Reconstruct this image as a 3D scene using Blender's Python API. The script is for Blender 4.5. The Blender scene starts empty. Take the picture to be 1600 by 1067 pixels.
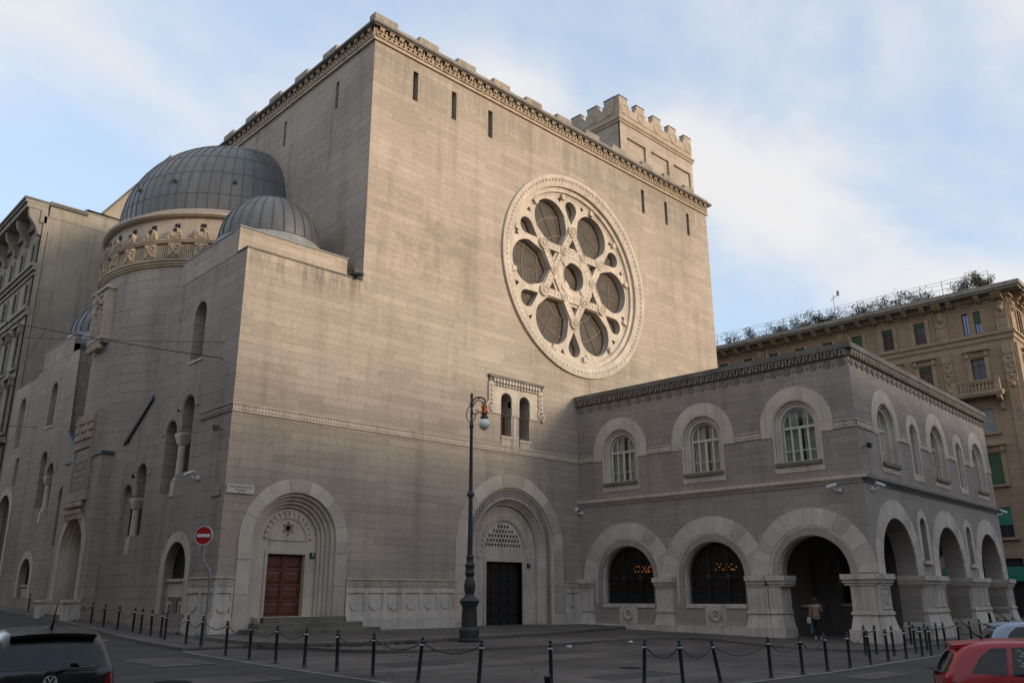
import bpy, math, random
from math import sin, cos, pi, radians as RAD, sqrt, atan2
from mathutils import Matrix, Vector
from mathutils.geometry import delaunay_2d_cdt
random.seed(7)
S = bpy.context.scene
COL = S.collection
# ------------------------------------------------------------------ camera
YAW, PITCH, ROLL = RAD(45.888), RAD(16.906), RAD(-.196)
_fw = Vector((cos(YAW), sin(YAW), 0)); _rt = Vector((sin(YAW), -cos(YAW), 0)); _up = Vector((0, 0, 1))
_F = _fw*cos(PITCH)+_up*sin(PITCH); _U0 = -_fw*sin(PITCH)+_up*cos(PITCH)
_R = _rt*cos(ROLL)+_U0*sin(ROLL); _U = -_rt*sin(ROLL)+_U0*cos(ROLL)
cam = bpy.data.cameras.new('camera'); cam.lens = 1305.4/1600*36; cam.sensor_width = 36; cam.clip_start = .1; cam.clip_end = 3000
co = bpy.data.objects.new('camera', cam); COL.objects.link(co)
m = Matrix((_R, _U, -_F)).transposed().to_4x4(); m.translation = (0, 0, 1.6); co.matrix_world = m
S.camera = co
# ------------------------------------------------------------------ light
SUN_AZ = Vector((0.30, -1, 0)).normalized(); SUN_EL = RAD(9.5)
W = bpy.data.worlds.new('World'); S.world = W; W.use_nodes = True
nt = W.node_tree; N = nt.nodes; L = nt.links
for n in list(N): N.remove(n)
out = N.new('ShaderNodeOutputWorld'); bg = N.new('ShaderNodeBackground'); bg.inputs[1].default_value = .15
sky = N.new('ShaderNodeTexSky'); sky.sky_type = 'NISHITA'; sky.sun_disc = False
sky.sun_elevation = SUN_EL; sky.sun_rotation = atan2(SUN_AZ.x, SUN_AZ.y); sky.altitude = 20; sky.air_density = 1.0; sky.dust_density = 1.2; sky.ozone_density = 1.6
tc = N.new('ShaderNodeTexCoord')
sep = N.new('ShaderNodeSeparateXYZ'); L.new(tc.outputs['Generated'], sep.inputs[0])
# clouds: direction divided by height gives a flat cloud deck
zz = N.new('ShaderNodeMath'); zz.operation = 'MAXIMUM'; zz.inputs[1].default_value = .02; L.new(sep.outputs[2], zz.inputs[0])
za = N.new('ShaderNodeMath'); za.operation = 'ADD'; za.inputs[1].default_value = .38; L.new(zz.outputs[0], za.inputs[0])
dv = N.new('ShaderNodeVectorMath'); dv.operation = 'DIVIDE'
cb = N.new('ShaderNodeCombineXYZ')
for i in range(3): L.new(za.outputs[0], cb.inputs[i])
L.new(tc.outputs['Generated'], dv.inputs[0]); L.new(cb.outputs[0], dv.inputs[1])
mp = N.new('ShaderNodeMapping'); mp.inputs['Rotation'].default_value = (0, 0, RAD(28)); mp.inputs['Scale'].default_value = (1.0, 1.35, .6); mp.inputs['Location'].default_value = (2.15, .9, 0)
L.new(dv.outputs[0], mp.inputs[0])
n1 = N.new('ShaderNodeTexNoise'); n1.inputs['Scale'].default_value = 2.3; n1.inputs['Detail'].default_value = 7; n1.inputs['Roughness'].default_value = .53; n1.inputs['Distortion'].default_value = .25
L.new(mp.outputs[0], n1.inputs[0])
def dirblob(d, w_, amt):
    """denser or thinner cloud round a compass direction"""
    v = N.new('ShaderNodeVectorMath'); v.operation = 'DISTANCE'; nv = N.new('ShaderNodeVectorMath'); nv.operation = 'NORMALIZE'; L.new(tc.outputs['Generated'], nv.inputs[0])
    L.new(nv.outputs[0], v.inputs[0]); v.inputs[1].default_value = Vector(d).normalized()
    r = N.new('ShaderNodeMapRange'); r.interpolation_type = 'SMOOTHSTEP'; r.inputs[1].default_value = 0; r.inputs[2].default_value = w_; r.inputs[3].default_value = amt; r.inputs[4].default_value = 0; L.new(v.outputs['Value'], r.inputs[0]); return r.outputs[0]
dens = n1.outputs[0]
for d_, w_, am in (((.915, .275, .27), .22, .17), ((.83, .36, .40), .18, .08), ((.55, .64, .53), .22, .13), ((.36, .80, .48), .2, .04), ((.27, .89, .36), .30, -.22), ((.79, .28, .54), .26, -.05), ((.93, .32, .16), .12, -.10)):
    ad = N.new('ShaderNodeMath'); ad.operation = 'ADD'; L.new(dens, ad.inputs[0]); L.new(dirblob(d_, w_, am), ad.inputs[1]); dens = ad.outputs[0]
rp = N.new('ShaderNodeMapRange'); rp.interpolation_type = 'SMOOTHSTEP'; rp.inputs[1].default_value = .38; rp.inputs[2].default_value = .70; rp.inputs[3].default_value = .0; rp.inputs[4].default_value = 1
L.new(dens, rp.inputs[0])
veil = N.new('ShaderNodeMixRGB'); veil.inputs[0].default_value = .62; L.new(sky.outputs[0], veil.inputs[1]); veil.inputs[2].default_value = (1.68, 1.98, 2.45, 1)
mx = N.new('ShaderNodeMixRGB'); L.new(rp.outputs[0], mx.inputs[0]); L.new(veil.outputs[0], mx.inputs[1])
mx.inputs[2].default_value = (2.26, 2.25, 2.28, 1)
L.new(mx.outputs[0], bg.inputs[0]); L.new(bg.outputs[0], out.inputs[0])
sl = bpy.data.lights.new('sun', 'SUN'); sl.energy = 1.12; sl.angle = RAD(11); sl.color = (1, .83, .62)
so = bpy.data.objects.new('sun', sl); COL.objects.link(so)
sd = (SUN_AZ*cos(SUN_EL)+_up*sin(SUN_EL)).normalized()
so.rotation_euler = sd.to_track_quat('Z', 'Y').to_euler(); so.location = (10, -60, 60)
S.view_settings.view_transform = 'Standard'; S.view_settings.look = 'None'; S.view_settings.exposure = 1.34; S.view_settings.gamma = 1
S.render.resolution_x = 1024; S.render.resolution_y = 682
S.cycles.max_bounces = 6; S.cycles.diffuse_bounces = 3; S.cycles.glossy_bounces = 3; S.cycles.transparent_max_bounces = 8
# ------------------------------------------------------------------ materials
def nodes(name):
    m = bpy.data.materials.new(name); m.use_nodes = True
    t = m.node_tree; b = t.nodes['Principled BSDF']
    return m, t.nodes, t.links, b
def math_(N, L, op, a, b=None):
    n = N.new('ShaderNodeMath'); n.operation = op
    for i, v in enumerate((a, b)):
        if v is None: continue
        if isinstance(v, (int, float)): n.inputs[i].default_value = v
        else: L.new(v, n.inputs[i])
    return n.outputs[0]
def noise(N, L, vec, scale, detail=4, rough=.55):
    n = N.new('ShaderNodeTexNoise'); n.inputs['Scale'].default_value = scale; n.inputs['Detail'].default_value = detail; n.inputs['Roughness'].default_value = rough
    if vec is not None: L.new(vec, n.inputs[0])
    return n.outputs[0]
def ramp(N, L, v, p0, p1, c0, c1):
    n = N.new('ShaderNodeMapRange'); n.inputs[1].default_value = p0; n.inputs[2].default_value = p1; n.inputs[3].default_value = c0; n.inputs[4].default_value = c1
    L.new(v, n.inputs[0]); return n.outputs[0]
def mulc(N, L, col, fac):
    n = N.new('ShaderNodeMixRGB'); n.blend_type = 'MULTIPLY'; n.inputs[0].default_value = 1
    L.new(col, n.inputs[1]); L.new(fac, n.inputs[2]); return n.outputs[0]
def wallvec(N, L, cyl=None):
    t = N.new('ShaderNodeTexCoord'); s = N.new('ShaderNodeSeparateXYZ'); L.new(t.outputs['Object'], s.inputs[0])
    if cyl:
        u = math_(N, L, 'MULTIPLY', math_(N, L, 'ARCTAN2', s.outputs[1], s.outputs[0]), cyl)
    else:
        ns = N.new('ShaderNodeSeparateXYZ'); L.new(t.outputs['Normal'], ns.inputs[0])
        k = math_(N, L, 'GREATER_THAN', math_(N, L, 'ABSOLUTE', ns.outputs[0]), .7)
        mxx = N.new('ShaderNodeMix'); L.new(k, mxx.inputs[0]); L.new(s.outputs[0], mxx.inputs[2]); L.new(s.outputs[1], mxx.inputs[3]); u = mxx.outputs[0]
    c = N.new('ShaderNodeCombineXYZ'); L.new(u, c.inputs[0]); L.new(s.outputs[2], c.inputs[1])
    return t.outputs['Object'], c.outputs[0], u, s.outputs[2]
def ashlar(name, base, bw=1.55, bh=.47, joint=.45, stain=.35, streak=.35, rough=.85, var=.06, cyl=None, msize=.014, marks=False):
    m, N, L, b = nodes(name)
    obj, vec, u, z = wallvec(N, L, cyl)
    # jitter so that courses are not perfectly ruled
    nz = N.new('ShaderNodeTexNoise'); nz.inputs['Scale'].default_value = .35; nz.inputs['Detail'].default_value = 1; L.new(vec, nz.inputs[0])
    ad = N.new('ShaderNodeMixRGB'); ad.blend_type = 'ADD'; ad.inputs[0].default_value = .05; L.new(vec, ad.inputs[1]); L.new(nz.outputs['Color'], ad.inputs[2])
    br = N.new('ShaderNodeTexBrick'); L.new(ad.outputs[0], br.inputs[0])
    br.inputs['Scale'].default_value = 1; br.inputs['Brick Width'].default_value = bw; br.inputs['Row Height'].default_value = bh
    br.inputs['Mortar Size'].default_value = msize; br.inputs['Mortar Smooth'].default_value = .5; br.offset = .37; br.squash = 1.35; br.squash_frequency = 3
    br.inputs['Color1'].default_value = (*[c*(1+var) for c in base], 1); br.inputs['Color2'].default_value = (*[c*(1-var) for c in base], 1)
    br.inputs['Mortar'].default_value = (*base, 1)
    vis = ramp(N, L, noise(N, L, vec, .9, 3), .38, .66, .15, 1)
    jf = math_(N, L, 'MULTIPLY', br.outputs['Fac'], vis)
    col = mulc(N, L, br.outputs['Color'], ramp(N, L, jf, 0, 1, 1, 1-joint))
    big = ramp(N, L, noise(N, L, obj, .16, 5, .6), .32, .68, 1-stain*.75, 1+stain*.28)
    col = mulc(N, L, col, big)
    mp = N.new('ShaderNodeMapping'); mp.inputs['Scale'].default_value = (1.1, .09, 1); L.new(vec, mp.inputs[0])
    st = ramp(N, L, noise(N, L, mp.outputs[0], 1.0, 6, .65), .50, .74, 1, 1-streak)
    col = mulc(N, L, col, st)
    fine = noise(N, L, obj, 5.5, 6, .7)
    col = mulc(N, L, col, ramp(N, L, fine, .3, .7, .86, 1.1))
    spot = noise(N, L, vec, 2.3, 2)
    col = mulc(N, L, col, ramp(N, L, spot, .68, .74, 1, .82))
    if marks:
        # run-off below the corner block ledge, soot left of the rose and a drip trail under it
        def box_(x0, x1, z0, z1, sx, sz, nz_, lo):
            def band(v, a, b_, k): return math_(N, L, 'MULTIPLY', ramp(N, L, v, a-k, a+k, 0, 1), ramp(N, L, v, b_-k, b_+k, 1, 0))
            f = math_(N, L, 'MULTIPLY', math_(N, L, 'MULTIPLY', band(u, x0, x1, sx), band(z, z0, z1, sz)), nz_)
            return ramp(N, L, f, 0, 1, 1, lo)
        mp2 = N.new('ShaderNodeMapping'); mp2.inputs['Scale'].default_value = (2.6, .25, 1); L.new(vec, mp2.inputs[0])
        s1 = ramp(N, L, noise(N, L, mp2.outputs[0], 1.2, 6, .7), .40, .62, 0, 1); s2 = ramp(N, L, noise(N, L, vec, .75, 6, .7), .42, .60, 0, 1)
        for q in ((15.0, 20.9, 14.9, 16.2, .15, .5, s1, .50), (36.6, 37.6, 8.0, 13.9, .5, .6, s1, .62), (22.0, 28.5, 16.5, 21.5, 1.5, 1.4, s2, .76), (15.0, 51, 27.4, 29.5, .3, .8, s1, .78), (15.0, 35, -.5, 1.2, .3, .5, s2, .7)):
            col = mulc(N, L, col, box_(*q))
    L.new(col, b.inputs['Base Color']); b.inputs['Roughness'].default_value = rough
    h = math_(N, L, 'SUBTRACT', math_(N, L, 'MULTIPLY', fine, .25), jf)
    bp = N.new('ShaderNodeBump'); bp.inputs['Strength'].default_value = .35; bp.inputs['Distance'].default_value = .02; L.new(h, bp.inputs['Height']); L.new(bp.outputs[0], b.inputs['Normal'])
    return m
def plain(name, base, var=.18, scale=1.2, rough=.8, streak=0, bump=.15, metal=0, spec=.5, carve=0):
    m, N, L, b = nodes(name)
    obj, vec, u, z = wallvec(N, L)
    rgb = N.new('ShaderNodeRGB'); rgb.outputs[0].default_value = (*base, 1)
    col = mulc(N, L, rgb.outputs[0], ramp(N, L, noise(N, L, obj, scale, 6, .62), .3, .7, 1-var, 1+var*.6))
    fine = noise(N, L, obj, scale*9, 4, .6)
    col = mulc(N, L, col, ramp(N, L, fine, .3, .7, .92, 1.06))
    if streak:
        mp = N.new('ShaderNodeMapping'); mp.inputs['Scale'].default_value = (2.2, .12, 1); L.new(vec, mp.inputs[0])
        col = mulc(N, L, col, ramp(N, L, noise(N, L, mp.outputs[0], 1.2, 5, .65), .48, .72, 1, 1-streak))
    L.new(col, b.inputs['Base Color']); b.inputs['Roughness'].default_value = rough; b.inputs['Metallic'].default_value = metal
    b.inputs['Specular IOR Level'].default_value = spec
    if bump:
        bp = N.new('ShaderNodeBump'); bp.inputs['Strength'].default_value = bump; bp.inputs['Distance'].default_value = .02; L.new(fine, bp.inputs['Height']); L.new(bp.outputs[0], b.inputs['Normal'])
    return m
def emit(name, col, s):
    m, N, L, b = nodes(name); b.inputs['Base Color'].default_value = (*col, 1); b.inputs['Emission Color'].default_value = (*col, 1); b.inputs['Emission Strength'].default_value = s; return m
def glassy(name, tint, keep=.5, rough=.03):
    m, N, L, b = nodes(name); N.remove(b)
    o = [n for n in N if n.type == 'OUTPUT_MATERIAL'][0]
    tr = N.new('ShaderNodeBsdfTransparent'); tr.inputs[0].default_value = (*[c*keep for c in tint], 1)
    gl = N.new('ShaderNodeBsdfGlossy'); gl.inputs['Roughness'].default_value = rough; gl.inputs[0].default_value = (.9, .9, .9, 1)
    fr = N.new('ShaderNodeFresnel'); fr.inputs[0].default_value = 1.5
    tcn = N.new('ShaderNodeTexCoord'); ns = noise(N, L, tcn.outputs['Object'], 1.5, 2)
    bp = N.new('ShaderNodeBump'); bp.inputs['Strength'].default_value = .04; L.new(ns, bp.inputs['Height']); L.new(bp.outputs[0], gl.inputs['Normal'])
    mx = N.new('ShaderNodeMixShader'); L.new(fr.outputs[0], mx.inputs[0]); L.new(tr.outputs[0], mx.inputs[1]); L.new(gl.outputs[0], mx.inputs[2]); L.new(mx.outputs[0], o.inputs[0])
    return m
M = {}
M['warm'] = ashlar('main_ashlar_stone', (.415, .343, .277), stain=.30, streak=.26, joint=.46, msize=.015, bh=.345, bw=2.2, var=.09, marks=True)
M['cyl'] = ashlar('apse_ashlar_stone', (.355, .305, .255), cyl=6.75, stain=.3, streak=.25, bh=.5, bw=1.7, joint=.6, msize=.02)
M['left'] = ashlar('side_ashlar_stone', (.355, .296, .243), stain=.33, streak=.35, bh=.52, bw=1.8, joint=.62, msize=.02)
M['grey'] = ashlar('wing_ashlar_stone', (.335, .285, .25), stain=.28, streak=.32, bh=.30, bw=1.2, joint=.42, var=.09)
M['lower'] = ashlar('wing_lower_stone', (.355, .306, .268), stain=.25, streak=.25, bh=.5, bw=1.4, joint=.42, var=.09)
M['trim'] = plain('pale_limestone', (.55, .468, .385), var=.2, streak=.3, scale=.8)
M['trimw'] = plain('whitish_limestone', (.60, .535, .465), var=.22, streak=.34, scale=.9)
M['vous'] = ashlar('voussoir_stone', (.46, .40, .345), bw=1.1, bh=1.25, joint=.3, stain=.3, streak=.3, var=.16)
M['parapet'] = plain('grey_parapet_stone', (.30, .262, .215), var=.35, scale=1.0, streak=.3)
M['coping'] = plain('weathered_coping', (.15, .135, .115), var=.4, scale=1.0, streak=.3)
M['frieze'] = plain('carved_stone', (.40, .31, .22), var=.25, scale=1.6)
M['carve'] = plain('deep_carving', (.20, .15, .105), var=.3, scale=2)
M['lead'] = plain('lead_sheet', (.095, .098, .102), var=.3, scale=.7, rough=.42, streak=.25, spec=.6, bump=.05)
M['seam'] = plain('lead_seam', (.07, .073, .078), var=.2, rough=.5)
M['leadlt'] = plain('grey_flashing', (.22, .225, .23), var=.25, rough=.5)
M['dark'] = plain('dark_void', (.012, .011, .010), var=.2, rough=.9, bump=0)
M['iron'] = plain('black_iron', (.016, .018, .018), var=.3, scale=4, rough=.5, spec=.5)
M['irongreen'] = plain('lamp_iron', (.03, .034, .032), var=.35, scale=3, rough=.55)
M['wood'] = plain('door_wood', (.118, .036, .015), var=.35, scale=2.2, rough=.5, streak=.3)
M['bronze'] = plain('bronze_door', (.012, .0115, .012), var=.3, rough=.5)
M['white'] = plain('cream_window_paint', (.54, .52, .44), var=.12, rough=.55)
M['curtain'] = plain('curtain', (.55, .54, .43), var=.3, scale=3, rough=.9)
M['glass'] = glassy('window_glass', (.80, .84, .80), .95)
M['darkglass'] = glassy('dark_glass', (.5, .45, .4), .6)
def smoky():
    m, N, L, b = nodes('smoky_brown_glass'); o = [n for n in N if n.type == 'OUTPUT_MATERIAL'][0]
    b.inputs['Base Color'].default_value = (.060, .034, .024, 1); b.inputs['Roughness'].default_value = .22
    t = N.new('ShaderNodeBsdfTransparent'); t.inputs[0].default_value = (.75, .6, .45, 1); mx = N.new('ShaderNodeMixShader'); mx.inputs[0].default_value = .5
    L.new(t.outputs[0], mx.inputs[1]); L.new(b.outputs[0], mx.inputs[2]); L.new(mx.outputs[0], o.inputs[0]); return m
M['smoky'] = smoky()
M['inner'] = plain('interior_plaster', (.16, .10, .07), var=.3)
M['arcade'] = plain('shaded_arcade_stone', (.105, .085, .072), var=.3)  # stone darkened so the shade inside the arcade is part of its colour
M['bulb'] = emit('warm_bulb', (1, .42, .12), .7)
M['copper'] = plain('copper_cap', (.42, .10, .025), var=.3, rough=.35, metal=.6)
M['plastic'] = plain('camera_casing', (.62, .62, .60), var=.06, rough=.4)
M['red'] = plain('sign_red', (.42, .012, .012), var=.1, rough=.4)
M['signwhite'] = plain('sign_white', (.72, .72, .70), var=.08, rough=.4)
M['galv'] = plain('galvanised_steel', (.23, .24, .25), var=.2, rough=.5, metal=.5)
M['marble'] = plain('plaque_marble', (.55, .50, .44), var=.15, rough=.5)
M['ink'] = plain('letter_paint', (.10, .085, .07), var=.2)
M['bluep'] = plain('number_plate_blue', (.014, .02, .05), var=.2, rough=.4)
M['step'] = plain('mossy_step_stone', (.165, .15, .12), var=.4, scale=1.3, streak=.2)
M['kerb'] = ashlar('kerb_stone', (.16, .14, .12), bw=1.15, bh=9, joint=.6, stain=.5, streak=.2, var=.14, msize=.03)
M['moss'] = plain('moss', (.035, .045, .018), var=.4, scale=5)
M['roofdk'] = plain('roof_felt', (.10, .095, .09), var=.3)
# radial voussoirs around an arch whose centre is the object origin
def radial(name, base, seg=15, rough=.8):
    m, N, L, b = nodes(name); t = N.new('ShaderNodeTexCoord'); s = N.new('ShaderNodeSeparateXYZ'); L.new(t.outputs['Object'], s.inputs[0])
    a = math_(N, L, 'MULTIPLY', math_(N, L, 'ARCTAN2', s.outputs[2], s.outputs[0]), seg/pi)
    a = math_(N, L, 'ADD', a, math_(N, L, 'MULTIPLY', math_(N, L, 'SINE', math_(N, L, 'MULTIPLY', a, 1.9)), .22))
    up_ = math_(N, L, 'GREATER_THAN', s.outputs[2], 0.0); jb = math_(N, L, 'ADD', math_(N, L, 'MULTIPLY', s.outputs[2], .75), math_(N, L, 'MULTIPLY', math_(N, L, 'SIGN', s.outputs[0]), 40.37))
    mj = N.new('ShaderNodeMix'); L.new(up_, mj.inputs[0]); L.new(jb, mj.inputs[2]); L.new(a, mj.inputs[3]); a = mj.outputs[0]
    fl = math_(N, L, 'FLOOR', a); wn = N.new('ShaderNodeTexWhiteNoise'); wn.noise_dimensions = '1D'; L.new(fl, wn.inputs[1])
    fr_ = math_(N, L, 'FRACT', a); jl = math_(N, L, 'LESS_THAN', fr_, .028)
    rgb = N.new('ShaderNodeRGB'); rgb.outputs[0].default_value = (*base, 1)
    col = mulc(N, L, rgb.outputs[0], ramp(N, L, wn.outputs[0], 0, 1, .80, 1.10))
    col = mulc(N, L, col, ramp(N, L, jl, 0, 1, 1, .55))
    col = mulc(N, L, col, ramp(N, L, noise(N, L, t.outputs['Object'], .9, 6, .62), .3, .7, .8, 1.1))
    col = mulc(N, L, col, ramp(N, L, noise(N, L, t.outputs['Object'], 9, 4, .6), .3, .7, .93, 1.05))
    L.new(col, b.inputs['Base Color']); b.inputs['Roughness'].default_value = rough; return m
M['vousr'] = radial('voussoir_blocks', (.59, .52, .45)); M['vousw'] = radial('portal_voussoir_blocks', (.56, .48, .395), 9)
# leaded rose window glass: brownish panes with a fine lead net
def leaded():
    m, N, L, b = nodes('leaded_brown_glass'); obj, vec, u, z = wallvec(N, L)
    br = N.new('ShaderNodeTexBrick'); L.new(vec, br.inputs[0]); br.inputs['Scale'].default_value = 1; br.inputs['Brick Width'].default_value = .22; br.inputs['Row Height'].default_value = .22; br.offset = 0
    br.inputs['Mortar Size'].default_value = .012
    br.inputs['Color1'].default_value = (.072, .048, .031, 1); br.inputs['Color2'].default_value = (.042, .030, .021, 1); br.inputs['Mortar'].default_value = (.018, .014, .010, 1)
    col = mulc(N, L, br.outputs[0], ramp(N, L, noise(N, L, obj, .9, 3), .3, .7, .7, 1.25))
    L.new(col, b.inputs['Base Color']); b.inputs['Roughness'].default_value = .55; return m
M['leaded'] = leaded()
def ground_mat(name, base, scale=1.0, crack=.3, patch=.25, rough=.9):
    m, N, L, b = nodes(name); t = N.new('ShaderNodeTexCoord'); o = t.outputs['Object']
    rgb = N.new('ShaderNodeRGB'); rgb.outputs[0].default_value = (*base, 1)
    col = mulc(N, L, rgb.outputs[0], ramp(N, L, noise(N, L, o, .22*scale, 6, .6), .3, .7, 1-patch, 1+patch))
    mp = N.new('ShaderNodeMapping'); mp.inputs['Scale'].default_value = (.16, 1.3, 1); L.new(o, mp.inputs[0])
    col = mulc(N, L, col, ramp(N, L, noise(N, L, mp.outputs[0], .8, 5, .6), .42, .7, 1, 1+patch*1.4))
    fine = noise(N, L, o, 38*scale, 3, .7)
    col = mulc(N, L, col, ramp(N, L, fine, .3, .7, .72, 1.3))
    vo = N.new('ShaderNodeTexVoronoi'); vo.feature = 'DISTANCE_TO_EDGE'; vo.inputs['Scale'].default_value = .33*scale
    nn = N.new('ShaderNodeTexNoise'); nn.inputs['Scale'].default_value = .9; L.new(o, nn.inputs[0])
    ad = N.new('ShaderNodeMixRGB'); ad.blend_type = 'ADD'; ad.inputs[0].default_value = 1.6; L.new(o, ad.inputs[1]); L.new(nn.outputs['Color'], ad.inputs[2]); L.new(ad.outputs[0], vo.inputs[0])
    col = mulc(N, L, col, ramp(N, L, vo.outputs[0], 0, .018, 1-crack, 1))
    L.new(col, b.inputs['Base Color']); b.inputs['Roughness'].default_value = rough
    bp = N.new('ShaderNodeBump'); bp.inputs['Strength'].default_value = .3; bp.inputs['Distance'].default_value = .008; L.new(fine, bp.inputs['Height']); L.new(bp.outputs[0], b.inputs['Normal'])
    return m
M['asphalt'] = ground_mat('road_asphalt', (.034, .031, .029), crack=.4, patch=.36)
M['asphalt2'] = ground_mat('square_asphalt', (.066, .056, .049), crack=.55, patch=.48)
M['pave'] = ground_mat('pavement_asphalt', (.080, .068, .059), crack=.5, patch=.3)
M['line'] = plain('worn_white_paint', (.22, .21, .20), var=.6, scale=2.2)
# ------------------------------------------------------------------ mesh builder
def pip(p, poly):
    x, y = p; c = False; j = len(poly)-1
    for i in range(len(poly)):
        xi, yi = poly[i]; xj, yj = poly[j]
        if (yi > y) != (yj > y) and x < (xj-xi)*(y-yi)/(yj-yi)+xi: c = not c
        j = i
    return c
def arch_poly(c, r, zs, zb, n=20):
    return [(c-r, zb), (c+r, zb)]+[(c+r*cos(pi*i/n), zs+r*sin(pi*i/n)) for i in range(n+1)]
def circ(c, z, r, n=24, a0=0):
    return [(c+r*cos(a0+2*pi*i/n), z+r*sin(a0+2*pi*i/n)) for i in range(n)]
def rect(x0, x1, z0, z1): return [(x0, z0), (x1, z0), (x1, z1), (x0, z1)]
class MB:
    def __init__(s): s.v = []; s.f = []
    def add(s, vs, fs):
        b = len(s.v); s.v += [tuple(q) for q in vs]; s.f += [tuple(b+i for i in q) for q in fs]; return s
    def box(s, x0, x1, y0, y1, z0, z1):
        return s.add([(x, y, z) for z in (z0, z1) for y in (y0, y1) for x in (x0, x1)], [(0, 2, 3, 1), (4, 5, 7, 6), (0, 1, 5, 4), (2, 6, 7, 3), (0, 4, 6, 2), (1, 3, 7, 5)])
    def frustum(s, x0, x1, y0, y1, z0, X0, X1, Y0, Y1, z1):
        return s.add([(x0, y0, z0), (x1, y0, z0), (x1, y1, z0), (x0, y1, z0), (X0, Y0, z1), (X1, Y0, z1), (X1, Y1, z1), (X0, Y1, z1)], [(0, 3, 2, 1), (4, 5, 6, 7), (0, 1, 5, 4), (1, 2, 6, 5), (2, 3, 7, 6), (3, 0, 4, 7)])
    def prism(s, poly, y0, y1):
        n = len(poly)
        a = sum(poly[i][0]*poly[(i+1) % n][1]-poly[(i+1) % n][0]*poly[i][1] for i in range(n))
        if a < 0: poly = poly[::-1]
        vs = [(x, y0, z) for x, z in poly]+[(x, y1, z) for x, z in poly]
        return s.add(vs, [tuple(range(n)), tuple(range(2*n-1, n-1, -1))]+[(i, i+n, (i+1) % n+n, (i+1) % n) for i in range(n)])
    def flat(s, poly, y):
        return s.add([(x, y, z) for x, z in poly], [tuple(range(len(poly)))])
    def plate(s, outer, holes, y0, side=None, back=False):
        """front face at y0 with holes; hole = (poly, depth, closed); side: depth of the outer rim"""
        pts = [Vector(p) for p in outer]; ed = [(i, (i+1) % len(outer)) for i in range(len(outer))]
        for h in holes:
            b = len(pts); k = len(h[0]); pts += [Vector(p) for p in h[0]]; ed += [(b+i, b+(i+1) % k) for i in range(k)]
        vs, es, fs, _, _, _ = delaunay_2d_cdt(pts, ed, [], 0, 1e-5)
        keep = []
        for f in fs:
            c = sum((vs[i] for i in f), Vector((0, 0)))/len(f)
            if pip(c, outer) and not any(pip(c, h[0]) for h in holes): keep.append(f)
        s.add([(p.x, y0, p.y) for p in vs], keep)
        if back: s.add([(p.x, y0+side, p.y) for p in vs], [tuple(reversed(f)) for f in keep])
        def rim(poly, d):
            n = len(poly); s.add([(x, y0, z) for x, z in poly]+[(x, y0+d, z) for x, z in poly], [(i, (i+1) % n, (i+1) % n+n, i+n) for i in range(n)])
        for h in holes:
            rim(h[0], h[1])
            if h[2]: s.flat(h[0], y0+h[1])
        if side: rim(outer, side)
        return s
    def lathe(s, prof, c=(0, 0, 0), n=24, a0=0, a1=2*pi, cap=False):
        full = abs(a1-a0-2*pi) < 1e-6; k = n if full else n+1
        vs = [(c[0]+r*cos(a0+(a1-a0)*i/n), c[1]+r*sin(a0+(a1-a0)*i/n), c[2]+z) for r, z in prof for i in range(k)]
        fs = []
        for j in range(len(prof)-1):
            for i in range(n):
                a = j*k+i; b = j*k+(i+1) % k; fs.append((a, b, b+k, a+k))
        if cap:
            fs.append(tuple(range(k))[::-1]); fs.append(tuple(range((len(prof)-1)*k, len(prof)*k)))
        return s.add(vs, fs)
    def ylathe(s, prof, cx, cz, n=24, a0=0, a1=2*pi, cap=True):
        """profile (r, y) spun about the y axis (discs and rings lying on a wall)"""
        full = abs(a1-a0-2*pi) < 1e-6; k = n if full else n+1
        vs = [(cx+r*cos(a0+(a1-a0)*i/n), y, cz+r*sin(a0+(a1-a0)*i/n)) for r, y in prof for i in range(k)]
        fs = []
        for j in range(len(prof)-1):
            for i in range(n):
                a = j*k+i; b = j*k+(i+1) % k; fs.append((a, a+k, b+k, b))
        if cap and full: fs.append(tuple((len(prof)-1)*k+i for i in range(k)))
        return s.add(vs, fs)
    def arch(s, c, r, zs, zb, prof, n=28, close=True):
        """profile [(dr, y)] swept along jamb, semicircle and jamb; zb None = semicircle only"""
        rows = []
        for dr, y in prof:
            R_ = r+dr; row = []
            if zb is not None: row.append((c+R_, y, zb))
            row += [(c+R_*cos(pi*i/n), y, zs+R_*sin(pi*i/n)) for i in range(n+1)]
            if zb is not None: row.append((c-R_, y, zb))
            rows.append(row)
        k = len(rows[0]); vs = [q for row in rows for q in row]; fs = []
        for j in range(len(rows)-1):
            for i in range(k-1): fs.append((j*k+i, j*k+i+1, (j+1)*k+i+1, (j+1)*k+i))
        s.add(vs, fs)
        if close:
            b = len(s.v)-len(vs)
            if len(rows) > 2:
                s.f.append(tuple(b+j*k for j in range(len(rows)))); s.f.append(tuple(b+j*k+k-1 for j in reversed(range(len(rows)))))
        return s
    def tube(s, path, r, n=8, cap=True):
        P = [Vector(p) for p in path]; rs = r if isinstance(r, (list, tuple)) else [r]*len(P)
        vs = []; up = None
        for i, p in enumerate(P):
            t = (P[min(i+1, len(P)-1)]-P[max(i-1, 0)]).normalized()
            if up is None: up = Vector((0, 0, 1)) if abs(t.z) < .9 else Vector((1, 0, 0))
            a = t.cross(up).normalized(); b = a.cross(t).normalized(); up = b
            vs += [p+(a*cos(2*pi*k/n)+b*sin(2*pi*k/n))*rs[i] for k in range(n)]
        fs = [(i*n+k, i*n+(k+1) % n, (i+1)*n+(k+1) % n, (i+1)*n+k) for i in range(len(P)-1) for k in range(n)]
        if cap: fs += [tuple(range(n))[::-1], tuple((len(P)-1)*n+k for k in range(n))]
        return s.add(vs, fs)
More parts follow.
